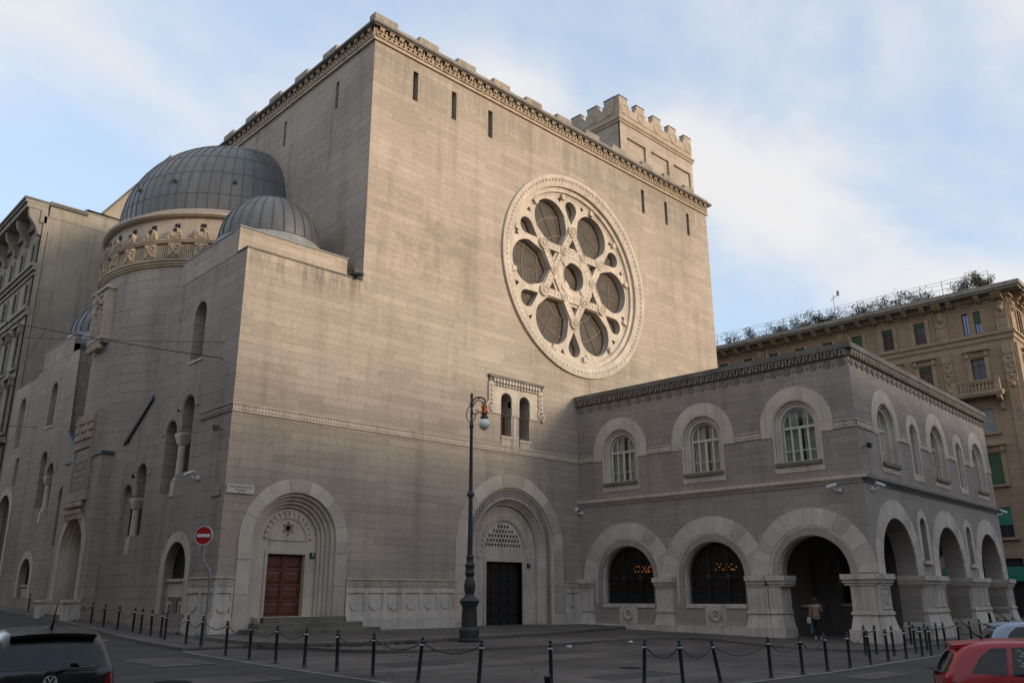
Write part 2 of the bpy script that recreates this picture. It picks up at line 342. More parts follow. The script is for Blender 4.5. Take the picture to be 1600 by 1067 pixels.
    def ball(s, c, r, n=12, sq=1):
        return s.lathe([(max(1e-4, r*cos(a)), r*sq*sin(a)) for a in [pi*(-.5+i/(n//2)) for i in range(n//2+1)]], c, n)
    def build(s, name, mat, parent=None, frame=None, smooth=False, fix=True):
        me = bpy.data.meshes.new(name); me.from_pydata([tuple(p) for p in s.v], [], s.f); me.update()
        if fix:
            import bmesh
            bm = bmesh.new(); bm.from_mesh(me); bmesh.ops.remove_doubles(bm, verts=bm.verts, dist=1e-5); bmesh.ops.recalc_face_normals(bm, faces=bm.faces); bm.to_mesh(me); bm.free()
        if smooth:
            me.shade_smooth() if hasattr(me, 'shade_smooth') else None
            try: me.set_sharp_from_angle(angle=RAD(38))
            except Exception: pass
        o = bpy.data.objects.new(name, me); COL.objects.link(o); me.materials.append(M[mat] if isinstance(mat, str) else mat)
        fm = frame if frame is not None else Matrix.Identity(4)
        if parent is not None:
            o.parent = parent; o.matrix_basis = WM[parent.name].inverted() @ fm
        else: o.matrix_basis = fm
        WM[o.name] = fm
        return o
WM = {}
def thing(name, label, cat, loc=(0, 0, 0), rz=0, group=None):
    o = bpy.data.objects.new(name, None); COL.objects.link(o); o.empty_display_size = .3
    mt = Matrix.Translation(loc) @ Matrix.Rotation(rz, 4, 'Z'); o.matrix_basis = mt; WM[o.name] = mt
    return tag(o, label, cat, group)
def tag(o, label, cat, group=None):
    o['label'] = label; o['category'] = cat
    if group: o['group'] = group
    return o
def struct(o): o['kind'] = 'structure'; return o
def copy_thing(o, mt, label, group=None):
    def cp(q, par):
        c = q.copy(); COL.objects.link(c)
        if par is not None: c.parent = par
        for ch in q.children: cp(ch, c)
        return c
    c = cp(o, None); c.matrix_basis = mt; WM[c.name] = mt; c['label'] = label
    if group: c['group'] = group
    return c
def fr(origin, u):
    u = Vector((u[0], u[1], 0)).normalized(); z = Vector((0, 0, 1)); y = z.cross(u)
    mt = Matrix((u, y, z)).transposed().to_4x4(); mt.translation = origin; return mt
def zg(X, Y):
    X = max(-60, min(120, X)); y = max(-40, min(120, Y))
    return .04-.006*(X-15)+(.0215 if y < 31.5 else .033)*(y-31.5)
YF = 31.5; XL = 14.85; XM = 20.7; XR = 51.2
FF = fr((0, YF, 0), (1, 0))            # front: local x = world X
FL = fr((XL, YF, 0), (0, -1))          # street side: local x = -(Y-YF)
FM = fr((XM, YF, 0), (0, -1))          # upper side wall
XW = 35.77
WFd = Vector((.0402, -.9992, 0)); WSd = Vector((.99857, .0535, 0))
FWF = fr((XW, YF, 0), WFd)
PC = Vector((XW, YF, 0))+WFd*15.88
FWS = fr(PC, WSd)
# ------------------------------------------------------------------ synagogue
SY = thing('synagogue', 'huge pale stone building with rose window, grey domes and arcaded wing', 'synagogue', (36, 40, 0))
P1, P2, RC, RZ = 18.1, 30.5, 36.15, 20.3
SLX = [23.4, 26.1, 28.85, 43.25, 45.95, 48.65]
def slit(x): return rect(x-.17, x+.17, 26.85, 28.62)
BX = 30.75
bif = [arch_poly(BX-.68, .38, 11.55, 9.62, 14), arch_poly(BX+.68, .38, 11.55, 9.55, 14)]
# front wall
w = MB()
w.plate([(XL, -.8), (XR, -.8), (XR, 29.32), (XM, 29.32), (XM, 15.9), (XL, 15.9)],
        [(circ(RC, RZ, 5.72, 64), 1.0, False)]+[(slit(x), .7, False) for x in SLX]+[(arch_poly(P1, 1.97, 3.81, .1, 32), .9, False), (arch_poly(P2, 3.16, 3.85, -.3, 40), 1.1, False)]+[(b, .75, False) for b in bif], 0)
w.build('front_wall', 'warm', SY, FF)
for x in SLX:
    MB().box(x-.3, x+.3, .66, .7, 26.7, 28.7).build('slit_window', 'dark', SY, FF)
# upper side wall towards the street, slits
w = MB(); hs = [rect(-(y-YF)-.15, -(y-YF)+.15, 26.75, 28.42) for y in (34.93, 40.5, 46, 51.5, 57)]
w.plate(rect(-29.5, 0, 14, 29.32), [(h, .6, False) for h in hs], 0)
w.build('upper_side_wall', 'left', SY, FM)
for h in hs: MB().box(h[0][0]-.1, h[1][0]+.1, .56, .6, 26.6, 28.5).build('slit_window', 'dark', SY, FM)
# the far sides and the roof of the main block
MB().box(XM+.3, XR-.02, 1.2, 29.5, 29.0, 29.5).build('roof', 'roofdk', SY, FF)
MB().box(XR-.5, XR, .02, 29.5, -.8, 29.3).box(XM+.02, XR-.5, 29.0, 29.5, 0, 29.3).build('rear_wall', 'warm', SY, FF)
MB().box(XM+.8, XR-.8, 2.2, 2.4, .2, 29).build('inner_wall', 'dark', SY, FF)
# crowning frieze, cornice and stepped parapet
def crown(fr_, x0, x1, ex0, ex1, blocks, name):
    MB().box(x0-.12*ex0, x1+.12*ex1, -.12, 0, 29.26, 29.42).build('cornice_ledge', 'frieze', SY, fr_)
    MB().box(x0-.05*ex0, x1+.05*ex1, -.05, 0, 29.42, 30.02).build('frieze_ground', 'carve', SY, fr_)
    c = MB(); n = int((x1-x0)/.62); p = (x1-x0)/n
    for i in range(n):
        x = x0+p*(i+.5)
        for s in (-1, 1):
            c.ylathe([(.155, -.05), (.155, -.14), (.085, -.16), (.085, -.07)], x+s*.15, 29.62, 8, cap=False)
        c.add([(x-.10, -.06, 29.76), (x+.10, -.06, 29.76), (x+.17, -.24, 30.02), (x-.17, -.24, 30.02), (x-.08, -.06, 30.02), (x+.08, -.06, 30.02)], [(0, 1, 2, 3), (0, 3, 4), (1, 5, 2)])
        c.ball((x, -.2, 29.86), .085, 6)
        c.box(x+p/2-.035, x+p/2+.035, -.12, -.05, 29.44, 29.98)
        c.ball((x, -.12, 29.49), .055, 6)
    c.build('carved_frieze', 'frieze', SY, fr_)
    MB().box(x0-.28*ex0, x1+.28*ex1, -.28, 0, 30.02, 30.09).box(x0-.36*ex0, x1+.36*ex1, -.36, .0, 30.09, 30.22).build('cornice', 'coping', SY, fr_)
    MB().box(x0-.16*ex0, x1+.16*ex1, -.16, .34, 30.22, 30.52).build('parapet', 'parapet', SY, fr_)
    for a, b in blocks:
        MB().box(a, b, -.165, .35, 30.515, 30.82).build('parapet_block', 'parapet', SY, fr_)
bl = [(XM-.17, XM+1.3)]; x = XM+2.75
while x < 42: bl.append((x, x+1.35)); x += 2.75
x = 43.2
while x < 50: bl.append((x, x+1.2)); x += 2.55
crown(FF, XM, XR, 1, 1, bl, 'f')
crown(FM, -29.5, 0, 0, 0, [(-a-1.35, -a) for a in [3.6+3.05*i for i in range(8)]], 'm')
# stair tower with battlements rising behind the right end of the front
T0, T1 = 42.15, 51.15
t = MB(); t.plate(rect(T0, T1, 29.5, 34.0), [(rect(T0+.75+2.85*i, T0+2.95+2.85*i, 30.3, 33.0), .16, True) for i in range(3)], .85, side=.01)
t.box(T0, T1, 1.03, 7.0, 29.5, 34.0)
t.build('stair_tower', 'warm', SY, FF)
MB().box(T0-.08, T1+.08, .77, 7.1, 34.0, 34.16).box(T0-.16, T1+.16, .69, 7.2, 34.22, 34.34).box(T0-.1, T1+.1, .75, 7.1, 34.16, 34.22).build('tower_string', 'frieze', SY, FF)
def merlon(mb, x0, x1, y0, y1): mb.box(x0, x1, y0, y1, 35.5, 36.15)
b = MB(); b.box(T0, T1, .85, 7.0, 34.34, 34.75).build('battlement_base', 'frieze', SY, FF)
def battle(fr_, x0, x1, n, name):
    p = (x1-x0-.95)/(n-1)
    outer = [(x0, 34.76)]; outer2 = []
    pts = [(x0, 34.76), (x1, 34.76)]
    top = []
    for i in range(n-1, -1, -1):
        a = x0+p*i; b_ = a+.95
        top += [(b_, 36.12), (a, 36.12)]
        if i > 0:
            c = a-(p-.95)
            top += [(a, 35.72), (a-.17, 35.72), (a-.17, 35.42), (c+.17, 35.42), (c+.17, 35.72), (c, 35.72)]
    g = MB().prism(pts+top, 0, .42)
    g.build('battlement', 'warm', SY, fr_)
    for i in range(n):
        a = x0+p*i
        MB().ylathe([(.42, 0.002), (.42, -.035), (.36, -.05), (.33, -.035), (.33, -.02)], a+.475, 35.22, 20).build('battlement_disc', 'frieze', SY, fr_)
        MB().box(a-.02, a+.97, -.03, .45, 36.12, 36.2).build('merlon_cap', 'coping', SY, fr_)
battle(fr((0, YF+.82, 0), (1, 0)), T0, T1, 5, 'f')
battle(fr((T0-.03, YF+.82, 0), (0, -1)), -6.2, -.44, 4, 'l')
for i in range(3):
    g = MB()
    for k in (-1, 0, 1): g.tube([(T0+1.5+2.85*i+k*.16, .7, 30.5), (T0+1.5+2.85*i+k*.3, .62, 31.0)], [.1, .02], 6)
    g.build('parapet_leaf_ornament', 'frieze', SY, FF)
# ------------------------------------------------------------------ rose window
RF = fr((RC, YF, RZ), (1, 0))
ro = MB().ylathe([(6.42, 0), (6.42, -.16), (6.2, -.2), (6.12, -.12), (6.0, -.10), (5.74, .0), (5.70, .18), (5.45, .2), (5.42, .36), (5.3, .4), (5.3, .56)], 0, 0, 96, cap=False).build('rose_window', 'trim', SY, RF, smooth=True)
d = MB()
for i in range(120):
    a = 2*pi*i/120; d.ball((6.10*cos(a), -.13, 6.10*sin(a)), .075, 6)
d.build('bead_moulding', 'trim', ro, RF)
def rot(poly, a): return [(x*cos(a)-y*sin(a), x*sin(a)+y*cos(a)) for x, y in poly]
holes = []
petal = [(2.04, 0), (2.66, -1.02), (3.0, -1.16)]+[(3.74+1.41*cos(a), 1.41*sin(a)) for a in [-pi/2+pi*i/14 for i in range(15)]]+[(3.0, 1.16), (2.66, 1.02)]
drop = [(3.52, 0), (3.75, -.14)]+[(4.58+.52*cos(a), .52*sin(a)) for a in [-pi*.62+pi*1.24*i/12 for i in range(13)]]+[(3.75, .14)]
tip = [(2.52, 0), (1.92, -.32), (1.92, .32)]
sp = [(5.16, -.2), (5.16, .17), (4.82, .02)]
for k in range(6):
    holes.append(rot(petal, pi/3*k)); holes.append(rot(drop, pi/6+pi/3*k)); holes.append(rot(tip, pi/6+pi/3*k))
    for s in (-1, 1): holes.append(rot([(x, y*s) for x, y in sp], pi/6+pi/3*k+s*RAD(12)))
holes.append(circ(0, 0, .92, 28))
tr = MB().plate(circ(0, 0, 5.34, 96), [(h, .5, False) for h in holes], .42)
tr.build('tracery', 'trim', ro, RF)
# raised star bars, hub ring and rosettes
d = MB()
for k in (0, 1):
    tri = [(3.0*cos(pi/2+pi*k+2*pi/3*i), 3.0*sin(pi/2+pi*k+2*pi/3*i)) for i in range(3)]
    for i in range(3):
        a = Vector(tri[i]); b_ = Vector(tri[(i+1) % 3]); u = (b_-a).normalized(); n_ = Vector((-u.y, u.x))
        q = [a-n_*.24, b_-n_*.24, b_+n_*.24, a+n_*.24]
        d.prism([tuple(v) for v in q], .345-.012*k, .43)
        for s in (-1, 1):
            q = [a+n_*(.215*s-.025), b_+n_*(.215*s-.025), b_+n_*(.215*s+.025), a+n_*(.215*s+.025)]
            d.prism([tuple(v) for v in q], .318-.012*k, .36)
        for j in range(15):
            c = a.lerp(b_, (j+.5)/15); d.ball((c.x, .345-.012*k, c.y), .07, 6, .6)
d.build('star', 'trim', ro, RF)
MB().ylathe([(1.42, .43), (1.40, .32), (1.25, .30), (1.2, .34), (1.0, .34), (.96, .3), (.90, .32), (.90, .44)], 0, 0, 40, cap=False).build('hub_ring', 'trim', ro, RF, smooth=True)
for k in range(4):
    a = pi/4+pi/2*k; g = MB(); q = rot([(.86, -.22), (1.44, -.22), (1.44, .22), (.86, .22)], a); g.prism(q, .26, .44); g.build('hub_block', 'trim', ro, RF)
for rr, ra, off in ((3.0, .37, pi/6), (1.74, .28, 0)):
    for k in range(6):
        a = off+pi/3*k; g = MB().ylathe([(ra, .43), (ra, .27), (ra*.82, .25), (ra*.72, .30), (ra*.3, .31), (ra*.25, .25), (.001, .24)], rr*cos(a), rr*sin(a), 18, cap=False)
        for j in range(8):
            b_ = a+2*pi*j/8; g.ball((rr*cos(a)+ra*.5*cos(b_), .30, rr*sin(a)+ra*.5*sin(b_)), ra*.16, 6)
        g.build('rosette', 'trim', ro, RF)
for k in range(12):
    a = pi/6*k+RAD(9); q = rot([(5.02, -.12), (5.36, -.17), (5.36, .17), (5.02, .12)], a)
    MB().prism(q, .24, .44).build('rim_keystone', 'trim', ro, RF)
MB().flat(circ(0, 0, 5.5, 48), .87).build('leaded_glass', 'leaded', ro, RF)
g = MB()
for r in (1.6, 2.8, 4.0): g.ylathe([(r-.03, .84), (r+.03, .84)], 0, 0, 60, cap=False)
for k in range(24):
    a = pi/12*k; g.tube([(1.0*cos(a), .84, 1.0*sin(a)), (5.3*cos(a), .84, 5.3*sin(a))], .022, 4)
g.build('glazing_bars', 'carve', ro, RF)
# ------------------------------------------------------------------ twin window over the second portal
pan = MB().plate(rect(29.0, 32.55, 10.75, 12.35), [(arch_poly(BX-.68, .40, 11.55, 10.755, 16), .07, False), (arch_poly(BX+.68, .40, 11.55, 10.755, 16), .07, False)], -.05, side=.05)
tw = pan.build('twin_window', 'trim', SY, FF)
MB().box(28.75, 32.85, -.2, 0, 12.64, 12.78).box(28.8, 32.8, -.1, 0, 12.4, 12.64).build('window_cornice', 'coping', tw, FF)
g = MB()
for i in range(16): g.box(29.08+.222*i, 29.22+.222*i, -.17, -.1, 12.42, 12.62); g.ball((29.15+.222*i, -.1, 12.30), .095, 6)
for s, x in ((-1, 29.02), (1, 32.5)):
    for z in (12.2, 11.9, 11.6, 11.3): g.ball((x, -.08, z), .1, 6)
g.build('window_dentils', 'trim', tw, FF)['kind'] = 'stuff'
for s, x in ((-1, 28.92), (1, 32.64)):
    g = MB(); pth = [(x+s*.32*(1-t/16)*cos(t*.55-1.2), -.06, 11.05+.36*(1-t/18)*sin(t*.55-1.2)) for t in range(17)]; g.tube(pth, .085, 6); g.box(x-.16, x+.16, -.12, .0, 11.25, 12.4)
    for z_ in (11.45, 11.7, 11.95, 12.2): g.ball((x, -.12, z_), .11, 8)
    g.ball((x+s*.05, -.08, 11.05), .12, 8)
    g.build('window_scroll', 'trim', tw, FF)
MB().box(BX-.3, BX+.3, -.02, .25, 11.2, 11.56).frustum(BX-.14, BX+.14, .0, .2, 10.95, BX-.29, BX+.29, -.01, .24, 11.2).lathe([(.14, 0), (.125, .6), (.115, 1.1), (.15, 1.15)], (BX, .1, 9.82), 14).box(BX-.2, BX+.2, -.06, .3, 9.55, 9.72).lathe([(.19, 0), (.2, .05), (.15, .1)], (BX, .1, 9.72), 14).build('column', 'trimw', tw, FF, smooth=True)
MB().box(BX-.25, BX+.25, -.04, .1, 8.98, 9.55).build('column_pedestal', 'trim', tw, FF)
for x, z in ((BX-.68, 9.62), (BX+.68, 9.55)):
    MB().box(x-.42, x+.42, -.1, .1, z-.14, z).box(x-.36, x+.36, -.06, .05, z-.52, z-.14).build('window_sill', 'trim', tw, FF)
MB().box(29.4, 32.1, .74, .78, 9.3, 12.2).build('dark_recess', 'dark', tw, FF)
g = MB()
for i in range(11): g.box(29.55, 30.55, .5, .56, 9.62+.11*i, 9.68+.11*i)
g.build('louvre', 'wood', tw, FF)
# ------------------------------------------------------------------ belt course with two rows of triangular notches
def belt(fr_, x0, x1, z, mat, par, p=.15, name='belt_course'):
    n = max(1, int((x1-x0)/p)); p = (x1-x0)/n; g = MB(); h = .125; nk = MB()
    for row, z0 in ((0, z), (1, z-h)):
        for i in range(n):
            a = x0+p*i; c = [(a, z0-h), (a+p, z0-h), (a+p, z0), (a, z0)]
            sg = 1 if row == 0 else -1
            zc = z0-h/2
            t_ = [(a+p*.15, zc+sg*h*.36), (a+p*.88, zc+sg*h*.36), (a+p*.80, zc-sg*h*.30)]
            if sg < 0: t_ = t_[::-1]
            o3 = [(q[0], -.03, q[1]) for q in c]; t3 = [(q[0], -.03, q[1]) for q in t_]; b3 = [(q[0], .05, q[1]) for q in t_]
            if row == 0: fs = [(0, 1, 6), (0, 6, 4), (1, 2, 5), (1, 5, 6), (2, 3, 4), (2, 4, 5), (3, 0, 4)]
            else: fs = [(3, 2, 4), (3, 4, 6), (0, 3, 6), (0, 6, 5), (0, 5, 1), (1, 5, 4), (1, 4, 2)]
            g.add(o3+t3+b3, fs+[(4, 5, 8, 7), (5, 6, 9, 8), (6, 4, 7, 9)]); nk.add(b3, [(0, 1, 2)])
    g.box(x0, x1, -.05, 0, z, z+.05); g.box(x0, x1, -.05, 0, z-2*h-.05, z-2*h)
    o = g.build(name, mat, par, fr_, fix=False); nk.build('belt_notch_shade', 'dark', o, fr_, fix=False); return o  # notch backs coloured near black, painting in the shade of the recess
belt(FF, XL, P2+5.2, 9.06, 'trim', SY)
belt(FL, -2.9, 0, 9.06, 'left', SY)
# ------------------------------------------------------------------ dado with scrolls and discs
def dado(fr_, x0, x1, n, side=0):
    g = MB(); p = (x1-x0)/n
    MB().box(x0-(.16 if side else 0), x1, -.16, 0, -.8, .70).box(x0-(.11 if side else 0), x1, -.11, 0, .70, .80).build('plinth', 'trimw', SY, fr_)
    d = MB().plate(rect(x0-(.06 if side else 0), x1, .80, 1.95), [(rect(x0+p*i+.08, x0+p*(i+1)-.08, .97, 1.74), .05, True) for i in range(n)], -.06, side=.055).build('dado', 'trimw', SY, fr_)
    for i in range(n):
        MB().ylathe([(.29, -.008), (.29, -.05), (.25, -.055)], x0+p*(i+.5), 1.30, 24).build('dado_disc', 'trimw', d, fr_)
    MB().box(x0-(.10 if side else 0), x1, -.10, 0, 2.27, 2.34).box(x0-(.045 if side else 0), x1, -.045, 0, 1.955, 2.27).build('dado_cap', 'trim', SY, fr_)
    f = MB(); k = max(1, int((x1-x0-.1)/.27)); q = (x1-x0-.1)/k
    for i in range(k):
        x = x0+.05+q*(i+.5)
        f.ylathe([(.125, -.045), (.125, -.075), (.09, -.08), (.09, -.045)], x, 2.11, 12, cap=False); f.ball((x, -.05, 2.11), .045, 6)
        for s in (-1, 1): f.tube([(x+q*.5, -.055, 2.11), (x+q*.42, -.06, 2.11+s*.07), (x+q*.5, -.05, 2.11+s*.12)], .02, 4)
    f.build('scroll_frieze', 'trim', d, fr_)
dado(FF, XL, 15.56, 1, 1); dado(FF, 20.66, 26.66, 6); dado(FF, 34.34, 35.6, 1)
dado(FL, -2.35, 0, 2)
# ------------------------------------------------------------------ first portal, wooden door
rp_ = FF.copy(); rp_.translation = FF @ Vector((P1, 0, 3.81))
MB().arch(0, 1.93, 0, -3.6, [(.56, .0), (.56, -.04), (0, -.04), (0, .02)], 36).build('voussoir_arch', 'vousw', SY, rp_)
pt = MB().arch(P1, 1.93, 3.81, .12, [(0, .0), (-.02, .10), (-.13, .10), (-.16, .13), (-.16, .24), (-.27, .24), (-.30, .27), (-.30, .37), (-.41, .37), (-.44, .40), (-.44, .50), (-.56, .52), (-.56, .66)], 36).build('portal', 'trim', SY, FF)
hexa = circ(P1, 4.32, .135, 6, 0); star = [hexa]
for k in range(6):
    a = pi/6+pi/3*k; star.append([(P1+.235*cos(a), 4.32+.235*sin(a)), (P1+.15*cos(a+.30), 4.32+.15*sin(a+.30)), (P1+.15*cos(a-.30), 4.32+.15*sin(a-.30))])
tp = MB().plate(arch_poly(P1, 1.42, 3.81, .1, 32), [(rect(P1-.98, P1+.98, .1, 3.40), .3, False)]+[(s, .08, False) for s in star], .64).build('tympanum', 'trim', pt, FF)
MB().box(P1-.4, P1+.4, .74, .78, 4.0, 4.7).build('star_opening', 'dark', pt, FF)
g = MB()
for k in (0, 1):
    tri = [(P1+.285*cos(pi/2+pi*k+2*pi/3*i), 4.32+.285*sin(pi/2+pi*k+2*pi/3*i)) for i in range(3)]
    for i in range(3):
        a = Vector(tri[i]); b_ = Vector(tri[(i+1) % 3]); u = (b_-a).normalized(); n_ = Vector((-u.y, u.x))*.017
        g.prism([tuple(v) for v in (a-n_, b_-n_, b_+n_, a+n_)], .615-.008*k, .65)
g.build('star_emblem', 'frieze', pt, FF)
g = MB().arch(P1, .86, 3.88, None, [(.05, .64), (.05, .595), (-.02, .595), (-.02, .64)], 30); g.box(P1-.95, P1+.95, .6, .65, 3.82, 3.86)
for i in range(14):
    a = pi*(i+.5)/14; g.ylathe([(.095, .64), (.095, .605), (.07, .60)], P1+1.0*cos(a), 3.88+1.0*sin(a), 10)
g.build('scalloped_lunette', 'trim', pt, FF)
g = MB()
for i in range(15):
    a = pi*i/14; g.ball((P1+1.07*cos(a), .64, 3.88+1.07*sin(a)), .035, 6)
g.build('lunette_drill_holes', 'dark', pt, FF)
MB().plate(rect(P1-.98, P1+.98, .2, 3.4), [(rect(P1-.86, P1+.86, .201, 3.28), .24, False)], .60, side=.3).build('door_frame', 'trim', pt, FF)
def leaf(x0, x1, z0, z1, y, mat, name, par, rows=4, cols=1, fr_=FF, inset=.07):
    hs = []; W_ = (x1-x0)/cols; H_ = (z1-z0)/rows
    for i in range(cols):
        for j in range(rows): hs.append(rect(x0+W_*i+inset, x0+W_*(i+1)-inset, z0+H_*j+inset, z0+H_*(j+1)-inset))
    g = MB().plate(rect(x0, x1, z0, z1), [(h, .035, False) for h in hs], y, side=.05)
    for h in hs:
        a, b_, c, d = h[0][0], h[1][0], h[0][1], h[2][1]; k = .09
        g.frustum(0, 0, 0, 0, 0, 0, 0, 0, 0, 0) if False else None
        g.add([(a, y+.035, c), (b_, y+.035, c), (b_, y+.035, d), (a, y+.035, d), (a+k, y+.008, c+k), (b_-k, y+.008, c+k), (b_-k, y+.008, d-k), (a+k, y+.008, d-k)], [(0, 1, 5, 4), (1, 2, 6, 5), (2, 3, 7, 6), (3, 0, 4, 7), (4, 5, 6, 7)])
    return g.build(name, mat, par, fr_)
dd = leaf(P1-.86, P1-.005, .82, 3.28, .84, 'wood', 'door', pt, rows=4, cols=1)
d2 = leaf(P1+.005, P1+.86, .82, 3.28, .84, 'wood', 'door', pt, rows=4, cols=1)
MB().ball((P1+.72, .80, 2.05), .035, 8).build('door_handle', 'galv', d2, FF) if False else None
MB().box(P1+.70, P1+.76, .79, .84, 1.9, 2.1).build('handle', 'copper', pt, FF)
MB().box(P1-1.4, P1+1.4, .0, 1.0, .1, .82).build('threshold', 'trimw', pt, FF)
# ------------------------------------------------------------------ second portal, dark bronze door
rp_ = FF.copy(); rp_.translation = FF @ Vector((P2, 0, 3.85))
MB().arch(0, 3.12, 0, -4.1, [(.68, 0), (.68, -.04), (0, -.04), (0, .02)], 44).build('voussoir_arch', 'vousw', SY, rp_)
pt = MB().arch(P2, 3.12, 3.85, -.3, [(0, 0), (-.03, .04), (-.10, .05), (-.12, .12)], 44).build('portal', 'trim', SY, FF)
MB().arch(P2, 3.0, 3.85, -.3, [(0, .19), (-.42, .19)], 44).build('lattice_ground', 'dark', pt, FF)
g = MB(); Ls = 4.1; s_tot = Ls*2+pi*2.79; cs = .19; nS = int(s_tot/cs)
def apt(s, r, y):
    if s < Ls: return (P2+r, y, -.25+s)
    s -= Ls; A = pi*2.79
    if s < A: a = s/2.79; return (P2+r*cos(a), y, 3.85+r*sin(a))
    s -= A; return (P2-r, y, 3.85-s)
for i in range(nS):
    for j in range(2):
        r0 = 2.6+.19*j; r1 = r0+.19
        for (sa, ra, sb, rb) in ((i*cs, r0, (i+1)*cs, r1), ((i+1)*cs, r0, i*cs, r1)):
            w_ = .042
            g.add([apt(sa-w_, ra, .13), apt(sb-w_, rb, .13), apt(sb+w_, rb, .13), apt(sa+w_, ra, .13)], [(0, 1, 2, 3)])
g.build('lattice_moulding', 'trimw', pt, FF, fix=False)
MB().arch(P2, 2.6, 3.85, -.3, [(0, .2), (0, .10), (-.06, .10), (-.1, .2), (-.30, .45), (-.34, .45), (-.34, .62)], 40).build('inner_order', 'trim', pt, FF)
MB().arch(P2, 3.02, 3.85, -.3, [(0, .2), (0, .08), (-.04, .10), (-.04, .2)], 40).build('outer_bead', 'trim', pt, FF)
lun = [(P2+1.36*cos(pi*i/28), 3.95+1.36*sin(pi*i/28)) for i in range(29)]
MB().plate(arch_poly(P2, 2.28, 3.85, -.3, 36), [(rect(P2-1.28, P2+1.28, -.3, 3.3), .3, False), (lun, .2, False)], .60).build('tympanum', 'trim', pt, FF)
for r in (1.85, 1.98, 2.11): MB().arch(P2, r, 3.95, None, [(.025, .60), (.0, .575), (-.025, .60)], 36, close=False).build('tympanum_fillet', 'trim', pt, FF)
hs = []
for j in range(6):
    for i in range(-6, 7):
        x = P2+i*.215+(0 if j % 2 else .107); z = 4.08+j*.235
        if (x-P2)**2+(z+.06-3.95)**2 < 1.22**2: hs.append([(x+.083*cos(a), z+.104*sin(a)) for a in [2*pi*k/8 for k in range(8)]])
MB().plate(lun, [(h, .08, False) for h in hs], .66).build('lunette_grille', 'trimw', pt, FF)
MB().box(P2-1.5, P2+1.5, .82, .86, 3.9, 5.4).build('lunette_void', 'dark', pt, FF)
g = MB()
for i in range(19):
    a0 = pi*i/19; a1 = pi*(i+1)/19; am = (a0+a1)/2
    g.prism([(P2+1.42*cos(a0+.01), 3.95+1.42*sin(a0+.01)), (P2+1.64*cos(am), 3.95+1.64*sin(am)), (P2+1.42*cos(a1-.01), 3.95+1.42*sin(a1-.01))], .56, .605)
g.build('sunray_border', 'trim', pt, FF)
for s in (-1, 1): MB().ylathe([(.23, .60), (.23, .57), (.18, .55), (.17, .58)], P2+s*1.72, 3.62, 20).build('roundel', 'trim', pt, FF)
MB().plate(rect(P2-1.42, P2+1.42, -.3, 3.42), [(rect(P2-1.28, P2+1.28, -.299, 3.26), .3, False)], .54, side=.1).build('door_frame', 'trim', pt, FF)
for a, b_ in ((-1.28, -.004), (.004, 1.28)): leaf(P2+a, P2+b_, .02, 3.3, .84, 'bronze', 'door', pt, rows=6, cols=2, inset=.05)
# ------------------------------------------------------------------ corner block with the small dome (and its twin up the street)
def top_block(mir):
    def y(v): return v if not mir else 92-v
    def bx(x0, x1, y0, y1, z0, z1, mb): a, b_ = sorted((y(y0), y(y1))); mb.box(x0, x1, a, b_, z0, z1)
    g = MB(); bx(XL+.02, XM-.02, 32.4, 38.2, 15.9, 16.5, g); g.build('corner_roof', 'roofdk', SY)
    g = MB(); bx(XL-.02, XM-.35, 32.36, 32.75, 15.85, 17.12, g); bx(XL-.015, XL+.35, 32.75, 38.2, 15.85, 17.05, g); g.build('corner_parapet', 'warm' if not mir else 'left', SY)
    g = MB(); bx(XL-.05, XM-.30, 32.3, 32.8, 17.12, 17.17, g); bx(XL-.05, XL+.4, 32.8, 38.22, 17.05, 17.1, g); g.build('parapet_flashing', 'leadlt', SY)
    g = MB(); bx(XL-.04, XM, 31.46, 32.38, 15.86, 15.93, g); g.build('ledge', 'coping', SY)
    c = (17.75, y(35.3), 0); ft = Matrix.Translation(c)
    dm = MB().lathe([(2.42*cos(a), 17.75+2.65*sin(a)) for a in [pi/2*i/14 for i in range(14)]]+[(.01, 20.4)], n=40).build('small_dome', 'lead', SY, ft, smooth=True)
    g = MB()
    for k in range(28):
        an = 2*pi*k/28; g.tube([(2.44*cos(a)*cos(an), 2.44*cos(a)*sin(an), 17.75+2.66*sin(a)) for a in [pi/2*i/10 for i in range(10)]], .028, 4)
    g.build('standing_seams', 'seam', dm, ft)
    MB().lathe([(2.75, 16.4), (2.75, 17.25), (2.62, 17.35), (2.5, 17.7), (2.5, 17.8), (2.4, 17.83)], n=40).build('dome_skirt', 'leadlt', dm, ft, smooth=True)
    MB().lathe([(2.47, 17.73), (2.52, 17.78), (2.47, 17.83)], n=40).build('dome_gutter', 'seam', dm, ft)
top_block(False); top_block(True)
MB().tube([(XM-.5, .1, 16.1), (XM-.35, -.5, 15.95)], [.14, .1], 8).box(XM-.55, XM-.1, -.12, .2, 15.9, 16.35).build('rain_spout', 'iron', SY, FF)
